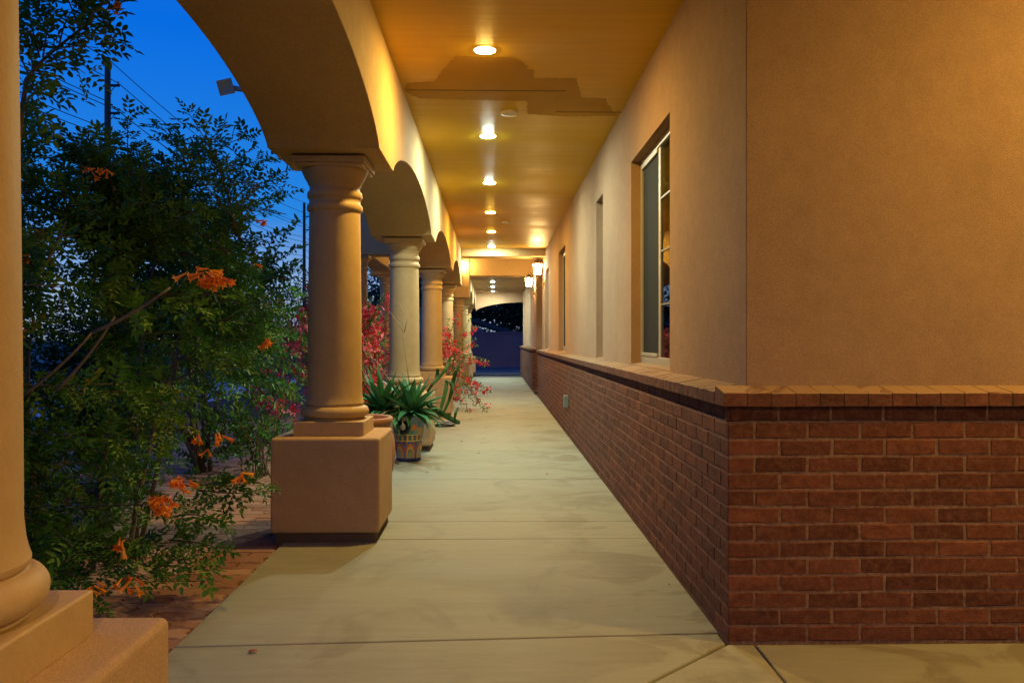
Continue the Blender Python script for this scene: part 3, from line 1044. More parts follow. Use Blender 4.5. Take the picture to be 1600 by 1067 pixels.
def disc(x, y, lb):
    t_ = thing('smoke_detector', lb, 'smoke detector', (x, y, ZC), 'round ceiling discs')
    m = MB()
    m.lathe([(0.066, 0), (0.066, -0.012), (0.060, -0.022), (0.045, -0.027), (0.004, -0.028)], n=40, cap0=False)
    m.f = [f[::-1] for f in m.f]
    m.build('cover', M['white_trim'], t_)
disc(0.115, 6.6, 'tan round disc on the ceiling between the first two lights')
disc(0.17, 12.75, 'small round disc on the ceiling far down the walk')

# wall lanterns
def lantern(loc, rz, label):
    """local +X points away from the wall"""
    t_ = thing('wall_lantern', label, 'lantern', loc, 'brass wall lanterns at the entry', rz)
    m = MB()
    m.lathe([(0.0, -0.0), (0.055, 0.0), (0.055, 0.012), (0.03, 0.022), (0.0, 0.024)], n=24, cap0=False, cap1=False)
    m.v = [(z, x, y - 0.30) for x, y, z in m.v]
    m.build('backplate', M['brass'], t_)
    m = MB()
    pts = [(0.02, 0, -0.30), (0.07, 0, -0.33), (0.12, 0, -0.30), (0.135, 0, -0.24), (0.14, 0, -0.17)]
    m.tube(pts, 0.009, 8)
    pts = [(0.02, 0, -0.34), (0.05, 0, -0.42), (0.08, 0, -0.40), (0.075, 0, -0.36)]
    m.tube(pts, 0.006, 6)
    m.build('bracket', M['brass'], t_)
    m = MB()
    m.lathe([(0.03, -0.175), (0.055, -0.165), (0.062, -0.145)], 0.14, 0, 0, 6, smooth=False)
    m.build('base', M['brass'], t_)
    m = MB()
    m.lathe([(0.058, -0.145), (0.088, 0.05), (0.08, 0.062)], 0.14, 0, 0, 6, smooth=False)
    m.build('glass', M['lantern_glass'], t_)
    m = MB()
    m.lathe([(0.104, 0.062), (0.104, 0.072), (0.075, 0.10), (0.045, 0.135), (0.03, 0.14)], 0.14, 0, 0, 6, smooth=False)
    for k in range(6):
        a = 2 * math.pi * k / 6
        m.tube([(0.14 + 0.060 * math.cos(a), 0.060 * math.sin(a), -0.15), (0.14 + 0.090 * math.cos(a), 0.090 * math.sin(a), 0.065)], 0.005, 5)
    m.build('cage', M['brass'], t_)
    m = MB()
    m.lathe([(0.012, 0.14), (0.02, 0.155), (0.012, 0.17), (0.016, 0.185), (0.002, 0.215)], 0.14, 0, 0, 12)
    m.build('finial', M['brass'], t_)
    return t_
l1 = lantern((XS, 16.75, 2.60), math.pi, 'brass lit lantern on the wall end, larger of the entry pair')
l2 = copy_tree(l1); l2.location = (PX + 0.098, 20.5, 2.60); l2['label'] = 'brass lit lantern on the far wing wall behind the larger one'
l3 = copy_tree(l1); l3.location = (-0.875, 21.70, 3.10); l3.rotation_euler = (0, 0, -math.pi / 2); l3['label'] = 'lit lantern mostly hidden by the arcade end, on the far header'

# outlets
def outlet(x, y, z, label, mat, s=1.0):
    t_ = thing('outlet_box', label, 'outlet', (x, y, z), 'outlet boxes on the brick')
    m = MB(); m.box((-0.045 * s, -0.055 * s, -0.075 * s), (0.004, 0.055 * s, 0.075 * s)); m.build('cover', mat, t_, 0.006, 2)
    m = MB(); m.box((-0.053 * s, -0.05 * s, -0.068 * s), (-0.044 * s, 0.05 * s, 0.068 * s)); m.build('lid', mat, t_, 0.004, 2)
outlet(XW, 10.3, 0.41, 'grey green weatherproof outlet box on the long brick wall', M['grey_box'])
outlet(PX, 23.5, 0.40, 'small tan outlet box on the far brick base', M['brass'], 0.8)

# floodlight on the outside of the arcade
t_ = thing('floodlight', 'grey security floodlight jutting from the outside of the arch', 'floodlight', (-1.29, 4.9, 2.58), None)
m = MB(); m.box((-0.02, -0.05, -0.05), (0.0, 0.05, 0.05)); m.build('mount', M['lamp_grey'], t_, 0.004)
m = MB(); m.tube([(-0.01, 0, 0), (-0.12, 0, 0.015), (-0.25, -0.01, 0.03)], 0.016, 8); m.build('arm', M['lamp_grey'], t_)
m = MB()
m.lathe([(0.032, 0.0), (0.045, 0.03), (0.058, 0.075), (0.062, 0.085), (0.055, 0.088), (0.01, 0.07)], n=4, smooth=False)
rot = Matrix.Rotation(R(45), 4, 'Z')
T2 = Matrix.Translation((-0.275, 0.0, 0.045)) @ Matrix.Rotation(R(28), 4, 'Z') @ Matrix.Rotation(R(112), 4, 'X') @ Matrix.Rotation(R(20), 4, 'Z') @ rot
m.v = [tuple(T2 @ Vector(v_)) for v_ in m.v]
m.build('lamp_head', M['lamp_grey'], t_, 0.003, 2)

# ------------------------------------------------------------------ pots
def pot_lathe(prof, mat, parent, name, n=48):
    m = MB(); m.lathe(prof, n=n, cap0=True, cap1=False); return m.build(name, mat, parent)
POT = (-0.83, 8.17)
pt = thing('painted_pot', 'glazed pot painted in blue, orange and green bands holding aloes', 'flower pot', (POT[0], POT[1], 0))
pot_lathe([(0.112, 0.0), (0.120, 0.008), (0.120, 0.03), (0.118, 0.04), (0.126, 0.12), (0.138, 0.22), (0.152, 0.32), (0.164, 0.42), (0.172, 0.44), (0.172, 0.458), (0.160, 0.460), (0.152, 0.44), (0.14, 0.40)], M['talavera'], pt, 'body')
m = MB(); m.lathe([(0.142, 0.405), (0.005, 0.42)], n=32, cap0=False); m.build('soil', M['dirt'], pt)
m = MB()
m.lathe([(0.008, 0.011), (0.034, 0.011), (0.037, 0.013), (0.068, 0.012), (0.072, 0.004)], n=32, cap0=True)
Tm = Matrix.Translation((-0.035, -0.150, 0.335)) @ Matrix.Rotation(R(-13), 4, 'Z') @ Matrix.Rotation(R(83), 4, 'X')
m.v = [tuple(Tm @ Vector(v_)) for v_ in m.v]
m.build('medallion', M['glaze_dark'], pt)
m = MB()
m.lathe([(0.002, 0.015), (0.022, 0.0155), (0.033, 0.0145)], n=20, cap0=True)
m.v = [tuple(Tm @ Vector(v_)) for v_ in m.v]
m.build('medallion_centre', M['glaze_pale'], pt)
tp = thing('terracotta_pot', 'plain rounded terracotta pot half hidden behind the big pedestal', 'flower pot', (-1.03, 6.35, 0))
pot_lathe([(0.16, 0.0), (0.20, 0.04), (0.265, 0.18), (0.285, 0.30), (0.275, 0.42), (0.245, 0.50), (0.235, 0.53), (0.262, 0.54), (0.268, 0.575), (0.255, 0.585), (0.225, 0.58), (0.215, 0.53)], M['terracotta'], tp, 'body')
m = MB(); m.lathe([(0.225, 0.525), (0.005, 0.535)], n=32, cap0=False); m.build('soil', M['dirt'], tp)

# aloes
def blade(mb, base, az, el, length, width, curve, rnd):
    """a thick tapered leaf, channelled on top"""
    n = 7
    d_h = np.array((math.cos(az), math.sin(az), 0.0))
    side = np.array((-math.sin(az), math.cos(az), 0.0))
    p = np.array(base, float)
    vs = []
    e = el
    for k in range(n):
        u_ = k / (n - 1)
        w = width * (0.85 + 0.5 * u_ - 1.35 * u_ ** 2) if k < n - 1 else 0.001
        t3 = d_h * math.cos(e) + np.array((0, 0, math.sin(e)))
        nn = -d_h * math.sin(e) + np.array((0, 0, math.cos(e)))
        th = w * 0.28
        vs += [p - side * w + nn * th * 0.9, p + nn * 0.0, p + side * w + nn * th * 0.9, p - nn * th]
        p = p + t3 * length / (n - 1)
        e -= curve / (n - 1)
    fs = []
    for k in range(n - 1):
        for q in range(4):
            q2 = (q + 1) % 4
            fs.append((4 * k + q, 4 * k + q2, 4 * k + 4 + q2, 4 * k + 4 + q))
    mb.add(vs, fs, rnd, False)
def aloe(label, cx, cy, cz, n, ln, wd, stalks=()):
    t_ = thing('aloe_plant', label, 'aloe', (cx, cy, cz), 'aloes in the painted pot')
    for k in range(n):
        m = MB()
        u_ = k / n
        az = k * 2.39996 + random.uniform(-0.2, 0.2)
        el = R(80 - 92 * u_ ** 0.8) + random.uniform(-0.15, 0.15)
        blade(m, (0.012 * math.cos(az), 0.012 * math.sin(az), 0), az, el, ln * random.uniform(0.8, 1.12), wd, random.uniform(-0.2, 0.6) + 0.7 * u_, min(1, max(0, random.gauss(0.45, 0.25) + (0.4 if u_ > 0.93 else 0))))
        m.build('leaf', M['aloe'], t_)
    for pts in stalks:
        m = MB()
        m.tube([np.array(p) - np.array((cx, cy, cz)) for p in pts], np.linspace(0.0045, 0.002, len(pts)), 5)
        m.build('flower_stalk', M['dry_stalk'], t_)
    return t_
sd = 8.15
main_stalk = [P(640, 600, sd), P(636, 570, sd), P(631, 535, sd), P(629, 515, sd), P(631, 490, sd), P(626, 477, sd), P(619, 476, sd), P(617, 480, sd)]
aloe('large green aloe with a dry flower stalk over the pot rim', POT[0] + 0.02, POT[1] - 0.02, 0.46, 62, 0.40, 0.046,
     [main_stalk, [P(630, 518, sd), P(618, 500, sd), P(610, 487, sd)], [P(632, 520, sd), P(636, 503, sd), P(642, 492, sd)]])
aloe('leaning aloe on the left side of the painted pot', POT[0] - 0.25, POT[1] + 0.0, 0.47, 58, 0.42, 0.044,
     [[P(600, 610, 8.25), P(585, 570, 8.25), P(572, 535, 8.25), P(566, 520, 8.25)], [P(612, 600, 8.25), P(590, 565, 8.3), P(568, 548, 8.3)]])
aloe('small aloe pup hanging from the rim of the painted pot', POT[0] - 0.07, POT[1] - 0.165, 0.43, 12, 0.17, 0.014)

# climbing cactus arms, flat and jointed
ct = thing('climbing_cactus', 'flat jointed climbing cactus reaching over the walk from the painted pot', 'cactus', (POT[0] + 0.1, POT[1], 0.45))
def cactus_arm(pts, w):
    m = MB()
    pts = [np.array(p) - np.array((POT[0] + 0.1, POT[1], 0.45)) for p in pts]
    vs, fs = [], []
    n = len(pts)
    for i, p in enumerate(pts):
        t3 = pts[min(i + 1, n - 1)] - pts[max(i - 1, 0)]
        t3 = t3 / np.linalg.norm(t3)
        s_ = np.cross(t3, (0, 1, 0)); s_ = s_ / (np.linalg.norm(s_) + 1e-9)
        ww = w * (0.55 + 0.45 * math.sin(math.pi * min(1, (i + 0.4) / (n - 0.2))))
        vs += [p - s_ * ww, p + np.array((0, -0.008, 0)), p + s_ * ww, p + np.array((0, 0.008, 0))]
    for k in range(n - 1):
        for q in range(4):
            q2 = (q + 1) % 4
            fs.append((4 * k + q, 4 * k + q2, 4 * k + 4 + q2, 4 * k + 4 + q))
    fs += [(0, 1, 2, 3), tuple(4 * (n - 1) + q for q in (3, 2, 1, 0))]
    m.add(vs, fs, random.random(), False)
    m.build('arm', M['cactus'], ct)
cd = 8.15
for px, w in (([(662, 628), (672, 634), (684, 641), (694, 648), (704, 654), (714, 659), (719, 660)], 0.026), ([(668, 612), (676, 600), (686, 590), (696, 577), (702, 566), (704, 556)], 0.016),
              ([(681, 592), (684, 584), (684, 576)], 0.018), ([(688, 642), (693, 625), (697, 608), (698, 594)], 0.020), ([(693, 645), (702, 625), (706, 610), (708, 596), (713, 580), (718, 571)], 0.018),
              ([(710, 656), (712, 645), (716, 636)], 0.014), ([(697, 594), (703, 598), (706, 606)], 0.012)):
    cactus_arm([P(x, y, cd + random.uniform(-0.03, 0.03)) for x, y in px], w)

# coiled hose by the third column
hs = thing('garden_hose', 'black garden hose with pale stripe coiled on the walk by the third column', 'hose', (-0.70, 11.45, 0))
m = MB()
pts = []
for k in range(90):
    a = k * 2 * math.pi / 22
    r_ = 0.09 + 0.02 * (k / 22)
    pts.append((r_ * math.cos(a), r_ * math.sin(a) * 1.2, 0.016 + 0.012 * (k // 44) ))
m.tube(pts, 0.011, 6); m.build('coil', M['black'], hs)
m = MB(); m.tube([(x * 0.93, y * 0.93, z + 0.012) for x, y, z in pts[20:48]], 0.004, 4); m.build('stripe', M['pale_line'], hs)

# ------------------------------------------------------------------ leaves and shrubs
def leaf_quads(pos, dirs, nrm, ln, wd, fold=0.25):
    """rows of leaves as two folded quads each -> verts, faces"""
    n = len(pos)
    d = dirs / (np.linalg.norm(dirs, axis=1, keepdims=True) + 1e-9)
    s = np.cross(d, nrm); s /= (np.linalg.norm(s, axis=1, keepdims=True) + 1e-9)
    u = np.cross(s, d)
    ln = np.asarray(ln)[:, None]; wd = np.asarray(wd)[:, None]
    v = np.empty((n, 6, 3))
    v[:, 0] = pos
    v[:, 1] = pos + d * ln * 0.35 + s * wd * 0.5 + u * wd * fold
    v[:, 2] = pos + d * ln * 0.72 + s * wd * 0.36 + u * wd * fold * 0.7 - u * ln * 0.03
    v[:, 3] = pos + d * ln - u * ln * 0.10
    v[:, 4] = pos + d * ln * 0.72 - s * wd * 0.36 + u * wd * fold * 0.7 - u * ln * 0.03
    v[:, 5] = pos + d * ln * 0.35 - s * wd * 0.5 + u * wd * fold
    b = (np.arange(n) * 6)[:, None]
    f = np.concatenate([b + np.array([[0, 1, 2, 3]]), b + np.array([[0, 3, 4, 5]])], axis=1).reshape(-1, 4)
    return v.reshape(-1, 3), f

def bez(a, b, c, n):
    t_ = np.linspace(0, 1, n)[:, None]
    return (1 - t_) ** 2 * a + 2 * t_ * (1 - t_) * b + t_ ** 2 * c

class Leaves:
    def __init__(self): self.p, self.d, self.n, self.l, self.w, self.r = [], [], [], [], [], []
    def one(self, p, d, n, l, w, r):
        self.p.append(p); self.d.append(d); self.n.append(n); self.l.append(l); self.w.append(w); self.r.append(r)
    def build(self, name, mat, parent, fold=0.25):
        o = np.array(parent.location)
        v, f = leaf_quads(np.array(self.p) - o, np.array(self.d), np.array(self.n), np.array(self.l), np.array(self.w), fold)
        return arrays_mesh(name, v, f, np.repeat(np.array(self.r), 6), mat, parent)

def rv(s=1.0):
    return rng.normal(0, s, 3)

def pinnate(L, p, d, size, r):
    """a compound leaf: pairs of leaflets and one at the tip"""
    d = d / (np.linalg.norm(d) + 1e-9)
    s = np.cross(d, np.array((0, 0, 1.0)) + rv(0.35)); s /= (np.linalg.norm(s) + 1e-9)
    n = np.cross(s, d)
    k = rng.integers(3, 5)
    for i in range(k):
        u_ = (i + 0.8) / (k + 0.4)
        q = p + d * size * u_ - np.array((0, 0, 1)) * size * 0.12 * u_ * u_
        ll = size * 0.40 * (0.8 + 0.4 * rng.random())
        for sg in (-1, 1):
            L.one(q, d * 0.55 + s * sg + rv(0.12), n + rv(0.2), ll, ll * 0.42, np.clip(r + rng.normal(0, 0.06), 0, 1))
    q = p + d * size * 0.93 - np.array((0, 0, 1)) * size * 0.12
    L.one(q, d + rv(0.1), n + rv(0.2), size * 0.42, size * 0.19, r)

def spray(L, S, a, b, r0, kind, size, step, base_r=None, sag=0.12):
    """a branch from a to b with leaves on its outer part"""
    a, b = np.array(a, float), np.array(b, float)
    ln = np.linalg.norm(b - a)
    mid = (a + b) / 2 + np.array((0, 0, ln * sag)) + rv(0.05 * ln)
    n = max(5, int(ln / 0.07))
    pts = bez(a, mid, b, n)
    S.tube(pts, np.linspace(r0, r0 * 0.3, n), 5)
    m_ = max(3, int(ln / step))
    q = bez(a, mid, b, m_)
    br = np.clip(rng.normal(0.42, 0.2), 0, 0.9) if base_r is None else base_r
    for i in range(int(m_ * 0.18), m_):
        t3 = q[min(i + 1, m_ - 1)] - q[max(i - 1, 0)]
        t3 = t3 / (np.linalg.norm(t3) + 1e-9)
        s = np.cross(t3, rv()); s /= (np.linalg.norm(s) + 1e-9)
        for sg in (-1, 1):
            dr = s * sg + t3 * 0.55 + np.array((0, 0, 0.05)) + rv(0.2)
            rr_ = np.clip(br + rng.normal(0, 0.13), 0, 0.97)
            if rng.random() < 0.012: rr_ = 1.0
            if kind == 'pinnate':
                pinnate(L, q[i], dr, size * rng.uniform(0.7, 1.2), rr_)
            else:
                L.one(q[i], dr, np.array((0, 0, 1)) + rv(0.5), size * rng.uniform(0.7, 1.25), size * 0.5, rr_)
    if kind == 'pinnate':
        pinnate(L, b, b - q[-2], size, br)
    else:
        L.one(b, b - q[-2], np.array((0, 0, 1)) + rv(0.4), size, size * 0.45, br)

def trumpet(mb, p, d, ln, rnd):
    """tubular flower with five flared lobes"""
    p, d = np.array(p, float), np.array(d, float); d /= np.linalg.norm(d)
    s = np.cross(d, (0.3, 0.2, 1)); s /= np.linalg.norm(s); w = np.cross(d, s)
    vs, fs = [], []
    for u_, r_ in ((0, 0.05), (0.3, 0.075), (0.65, 0.12), (0.85, 0.17)):
        for k in range(5):
            a = 2 * math.pi * k / 5
            vs.append(p + d * ln * u_ + (s * math.cos(a) + w * math.sin(a)) * r_ * ln)
    for i in range(3):
        for k in range(5):
            fs.append((5 * i + k, 5 * i + (k + 1) % 5, 5 * i + 5 + (k + 1) % 5, 5 * i + 5 + k))
    o = 20
    for k in range(5):
        a = 2 * math.pi * (k + 0.5) / 5
        r_ = s * math.cos(a) + w * math.sin(a)
        vs.append(p + d * ln * 0.93 + r_ * ln * 0.36)
        fs.append((15 + k, 15 + (k + 1) % 5, o + k))
    mb.add(vs, fs, rnd, False)

def flower_cluster(parent, c, n, spread, ln, down=0.3):
    m = MB()
    c = np.array(c) - np.array(parent.location)
    for _ in range(n):
        d = rv(); d[2] = -abs(d[2]) * 0.5 - down
        d[1] -= 0.4
        o = rv(spread * 0.45)
        trumpet(m, c + o * np.array((1, 1, 0.6)), d + o * 6, ln * random.uniform(0.75, 1.15), random.random())
    m.build('flower_cluster', M['orange'], parent)

# the trumpet bush between the first two columns
tb = thing('trumpet_bush', 'big dark trumpet bush with orange flowers between the two nearest columns', 'shrub', (-2.35, 4.6, -0.05))
L, S = Leaves(), MB()
base = np.array((-2.35, 4.6, -0.05))
mains = []
for k in range(12):
    a = 2 * math.pi * k / 12 + rng.normal(0, 0.2)
    tip = base + np.array((0.95 * math.cos(a) * rng.uniform(0.4, 1), 1.7 * math.sin(a) * rng.uniform(0.4, 1), rng.uniform(1.3, 2.35)))
    b0 = base + np.array((0.35 * math.cos(a), 0.6 * math.sin(a), 0))
    mid = (b0 + tip) / 2 + np.array((0, 0, 0.35)) + rv(0.12)
    pts = bez(b0, mid, tip, 16)
    S.tube(pts, np.linspace(0.014, 0.004, 16), 6)
    mains.append(pts)
def near_main(t_):
    best = None
    for pts in mains:
        dd = np.linalg.norm(pts - t_, axis=1) + 0.35 * np.maximum(0, pts[:, 2] - t_[2])
        i = int(np.argmin(dd))
        if best is None or dd[i] < best[0]:
            best = (dd[i], pts[i])
    return best[1]
def inside_bush():
    while True:
        q = np.array((rng.uniform(-1, 1), rng.uniform(-1, 1), rng.uniform(-1, 1)))
        if np.linalg.norm(q) < 1:
            break
    q = q / np.linalg.norm(q) * np.linalg.norm(q) ** 0.45
    return np.array((-2.45, 4.75, 1.15)) + q * np.array((1.15, 2.0, 1.15))
tips = []
while len(tips) < 680:
    q = inside_bush()
    if q[0] / q[1] > -0.335 - 0.10 * max(0.0, 1 - q[2]) and q[2] < 1.0: continue
    if q[0] < -2.35 and q[2] > 1.15 and rng.random() < 0.55: continue
    tips.append(q)
for t_ in tips:
    if t_[2] < 0.05: t_[2] = rng.uniform(0.06, 0.5)
    if t_[0] > -1.38: t_[0] = -1.38 - rng.random() * 0.2
    a = near_main(t_)
    v_ = t_ - a
    if np.linalg.norm(v_) > 0.75: a = t_ - v_ / np.linalg.norm(v_) * 0.75
    spray(L, S, a, t_, 0.006, 'pinnate', 0.090, 0.036)
# sprays whose tips the photograph shows clear of the mass
for px in ((300, 182, 4.4), (255, 200, 4.6), (350, 205, 4.9), (385, 215, 5.2), (205, 185, 4.2), (160, 225, 4.0), (110, 235, 3.9), (60, 215, 3.9), (425, 250, 5.6), (330, 250, 4.6), (230, 260, 4.2), (290, 255, 4.4),
           (415, 755, 3.95), (395, 770, 3.95), (372, 760, 4.0), (335, 850, 3.75), (330, 890, 3.70), (300, 880, 3.6), (345, 815, 3.8), (240, 900, 3.6), (190, 890, 3.5), (130, 900, 3.5), (275, 850, 3.6), (150, 930, 3.55), (210, 870, 3.5), (120, 850, 3.4), (90, 900, 3.3), (310, 790, 3.7),
           (60, 300, 3.7), (90, 330, 3.8), (50, 380, 3.6), (120, 300, 3.9), (70, 450, 3.6), (110, 480, 3.7), (55, 520, 3.5), (390, 300, 4.9), (420, 330, 5.2), (440, 290, 5.6), (400, 400, 4.6), (360, 330, 4.4), (250, 320, 4.0), (310, 330, 4.2)):
    t_ = P(*px)
    a = near_main(t_)
    v_ = t_ - a
    mx_ = 0.32 if (px[0] > 320 and px[1] > 600) else 0.65
    if np.linalg.norm(v_) > mx_: a = t_ - v_ / np.linalg.norm(v_) * mx_
    spray(L, S, a, t_, 0.006, 'pinnate', 0.088, 0.034)
# the tall branches in the top left corner
trunk = bez(base + np.array((0.1, -0.3, 0)), P(0, 420, 3.3), P(50, 130, 3.2), 14)
S.tube(trunk, np.linspace(0.018, 0.008, 14), 6)
trunk2 = bez(P(50, 130, 3.2), P(70, 95, 3.2), P(150, 40, 3.3), 8)
S.tube(trunk2, np.linspace(0.008, 0.004, 8), 5)
for (xa, ya), (xb, yb) in (((60, 110), (30, 20)), ((75, 95), (85, 5)), ((100, 75), (130, 10)), ((120, 60), (175, 20)), ((120, 60), (185, 65)), ((90, 85), (160, 80)), ((80, 95), (140, 120)), ((60, 115), (95, 140)), ((140, 45), (180, 5)), ((50, 130), (75, 175)), ((55, 125), (20, 60)), ((130, 50), (100, -30)), ((45, 150), (60, 190)), ((70, 95), (50, -20)), ((150, 40), (160, -30))):
    spray(L, S, P(xa, ya, 3.2), P(xb, yb, 3.25 + rng.normal(0, 0.1)), 0.004, 'pinnate', 0.095, 0.04)
# bare twigs seen through the mass
for (xa, ya, xb, yb) in ((40, 620, 150, 520), (150, 520, 270, 450), (95, 610, 185, 495), (60, 440, 110, 350)):
    S.tube(bez(P(xa, ya, 3.35), P((xa + xb) / 2 + 6, (ya + yb) / 2 + 8, 3.35), P(xb, yb, 3.5), 8), np.linspace(0.008, 0.005, 8), 5)
L.build('foliage', M['leaf_trumpet'], tb)
o_ = np.array(tb.location); S.v = [tuple(np.array(v_) - o_) for v_ in S.v]
S.build('stem', M['twig'], tb)
for (x, y, d, n, sp, ln) in ((330, 432, 3.4, 34, 0.06, 0.055), (262, 778, 3.45, 18, 0.05, 0.055), (288, 752, 3.45, 12, 0.035, 0.055), (343, 678, 3.9, 3, 0.03, 0.06), (313, 681, 3.9, 2, 0.03, 0.06), (328, 700, 3.9, 2, 0.01, 0.05),
                             (377, 738, 3.9, 4, 0.02, 0.06), (195, 838, 3.35, 3, 0.025, 0.07), (150, 912, 3.35, 4, 0.04, 0.055), (208, 898, 3.4, 6, 0.04, 0.055), (150, 268, 3.7, 4, 0.02, 0.055), (175, 266, 3.7, 3, 0.02, 0.05),
                             (190, 12, 3.3, 5, 0.025, 0.05), (53, 400, 3.3, 2, 0.01, 0.05), (400, 412, 4.0, 1, 0.01, 0.06), (415, 348, 4.4, 4, 0.02, 0.06), (53, 515, 3.3, 2, 0.01, 0.05), (419, 530, 4.2, 3, 0.015, 0.06)):
    flower_cluster(tb, P(x, y, d), n, sp, ln)

# simple-leaved shrubs
def shrub(name, label, cat, base, centre, radii, nsp, size, mat, stem_r=0.012, group=None, bract=0.0, extra=(), nb=10, step=0.032, keep=None):
    t_ = thing(name, label, cat, tuple(base), group)
    L, S, B = Leaves(), MB(), Leaves()
    base = np.array(base); centre = np.array(centre); radii = np.array(radii)
    mains = []
    for k in range(nb):
        q = rv(); q /= np.linalg.norm(q); q[2] = abs(q[2]) * 0.8
        tip = centre + q * radii * 0.7
        pts = bez(base + rv(0.05) * (1, 1, 0), (base + tip) / 2 + np.array((0, 0, 0.2)) + rv(0.1), tip, 12)
        S.tube(pts, np.linspace(stem_r, stem_r * 0.3, 12), 5)
        mains.append(pts)
    allm = np.concatenate(mains)
    targets = []
    for _ in range(nsp):
        q = rv(); q = q / np.linalg.norm(q) * rng.random() ** 0.4
        p = centre + q * radii
        p[2] = max(p[2], 0.04)
        if keep and not keep(p): continue
        targets.append((p, 0.5))
    for p in extra:
        targets.append((np.array(p), 0.9))
    for p, mx in targets:
        i = np.argmin(np.linalg.norm(allm - p, axis=1))
        a = allm[i]; v_ = p - a
        if np.linalg.norm(v_) > mx: a = p - v_ / np.linalg.norm(v_) * mx
        if np.linalg.norm(p - a) < 0.12: a = p - np.array((0, 0, 0.15)) - rv(0.03)
        spray(L, S, a, p, 0.004, 'simple', size, step)
        if bract and rng.random() < bract:
            for _ in range(rng.integers(2, 5)):
                c_ = a + (p - a) * rng.uniform(0.5, 1.05) + rv(0.03)
                br = rng.random()
                for _ in range(rng.integers(3, 8)):
                    cc = c_ + rv(0.022)
                    for k in range(3):
                        B.one(cc, rv(), rv(), rng.uniform(0.026, 0.040), rng.uniform(0.022, 0.030), np.clip(br + rng.normal(0, 0.2), 0, 1))
    L.build('foliage', mat, t_)
    S.v = [tuple(np.array(v_) - base) for v_ in S.v]
    S.build('stem', M['twig'], t_)
    if bract:
        tag(B.build('blossom', M['bract'], t_, 0.35), kind='stuff')
    return t_
left_of = lambda p: p[0] < -1.35
shrub('green_shrub', 'dense green glossy shrub behind the trumpet bush, left of the large column', 'shrub', (-2.6, 7.6, -0.05), (-2.55, 7.5, 1.25), (0.95, 1.2, 1.3), 420, 0.055, M['leaf_glossy'], 0.02, keep=left_of, step=0.03,
      extra=[P(x, y, d) for x, y, d in ((455, 265, 7.3), (470, 300, 7.3), (430, 240, 7.2), (400, 230, 7.0), (465, 345, 7.4), (475, 385, 7.5), (440, 310, 7.2), (380, 260, 7.0), (470, 410, 7.4), (445, 360, 7.2))])
shrub('low_green_shrub', 'low leafy shrub on the bed at the foot of the large column', 'shrub', (-1.95, 7.3, -0.05), (-2.15, 7.4, 0.40), (0.45, 0.5, 0.38), 90, 0.05, M['leaf_glossy'], 0.008, keep=left_of)
shrub('bougainvillea', 'tall red flowering bougainvillea seen between the first and second column', 'bougainvillea', (-1.95, 10.6, -0.05), (-1.85, 10.5, 0.95), (0.62, 0.9, 0.85), 340, 0.04, M['leaf_boug'], 0.012, 'red bougainvilleas', 0.62,
      extra=[P(x, y, 10.0) for x, y in ((568, 458), (578, 470), (605, 455), (600, 470), (590, 480))], keep=left_of)
shrub('bougainvillea', 'dark bougainvillea with few red flowers behind the green shrub', 'bougainvillea', (-2.55, 9.6, -0.05), (-2.3, 9.6, 1.1), (0.6, 0.7, 0.95), 200, 0.04, M['leaf_boug'], 0.012, 'red bougainvilleas', 0.35)
shrub('bougainvillea', 'small red bougainvillea visible in the gap beside the third column', 'bougainvillea', (-1.5, 12.0, -0.05), (-1.5, 12.1, 0.95), (0.35, 0.6, 0.85), 110, 0.04, M['leaf_boug'], 0.01, 'red bougainvilleas', 0.6)
ex = [P(x, y, d) for x, y, d in ((700, 500, 15.6), (715, 497, 15.5), (722, 520, 15.4), (735, 500, 15.2), (742, 512, 15.2), (745, 540, 15.0), (742, 530, 15.2), (762, 565, 14.6), (757, 570, 14.6), (750, 562, 14.7), (735, 570, 14.7), (720, 565, 14.8), (710, 585, 14.6), (725, 590, 14.6),
                                 (700, 535, 15.2), (695, 545, 15.0), (745, 608, 14.2), (755, 612, 14.2), (765, 611, 14.1), (735, 605, 14.3), (742, 632, 13.7), (755, 640, 13.5), (760, 643, 13.5), (730, 640, 13.6), (720, 630, 13.8), (715, 620, 14.0), (730, 545, 15.2), (716, 545, 15.2), (708, 555, 15.0))]
shrub('bougainvillea', 'sprawling bougainvillea pushing red sprays out between the far columns', 'bougainvillea', (-0.95, 15.0, 0.0), (-0.85, 15.0, 0.75), (0.28, 0.75, 0.75), 60, 0.05, M['leaf_boug'], 0.012, 'red bougainvilleas', 0.75, extra=ex, step=0.05)

# fallen petals and leaves on the walk
def fallen(x, y, mat, s, label, name='fallen_petal'):
    d = EYE * F / (y - HY)
    p = P(x, y, d)
    m = MB()
    n = 8
    a0 = random.uniform(0, 6.28)
    vs = [(0, 0, 0.006)]
    for k in range(n):
        a = a0 + 2 * math.pi * k / n
        r_ = s * (0.55 + 0.45 * abs(math.cos((a - a0)))) * random.uniform(0.8, 1.15)
        vs.append((r_ * math.cos(a), r_ * math.sin(a), 0.004 + random.uniform(0, 0.35 * s)))
    fs = [(0, 1 + k, 1 + (k + 1) % n) for k in range(n)]
    m.add(vs, fs, 0.5, True)
    o = m.build(name, mat)
    o.location = (p[0], p[1], 0.001)
    sd_ = o.modifiers.new('thick', 'SOLIDIFY'); sd_.thickness = 0.0015
    tag(o, label, 'petal' if 'petal' in name else 'leaf', 'bits fallen on the walkway')
fallen(397, 1016, M['petal'], 0.017, 'red petal on the nearest slab left of the walk')
fallen(855, 741, M['petal'], 0.012, 'lone dark red petal on the middle of the walk near the brick wall')
fallen(760, 668, M['petal'], 0.018, 'dark petal on the walk below the bougainvillea spray')
fallen(722, 690, M['dead_leaf'], 0.018, 'dry leaf on the walk right of the painted pot', 'fallen_leaf')
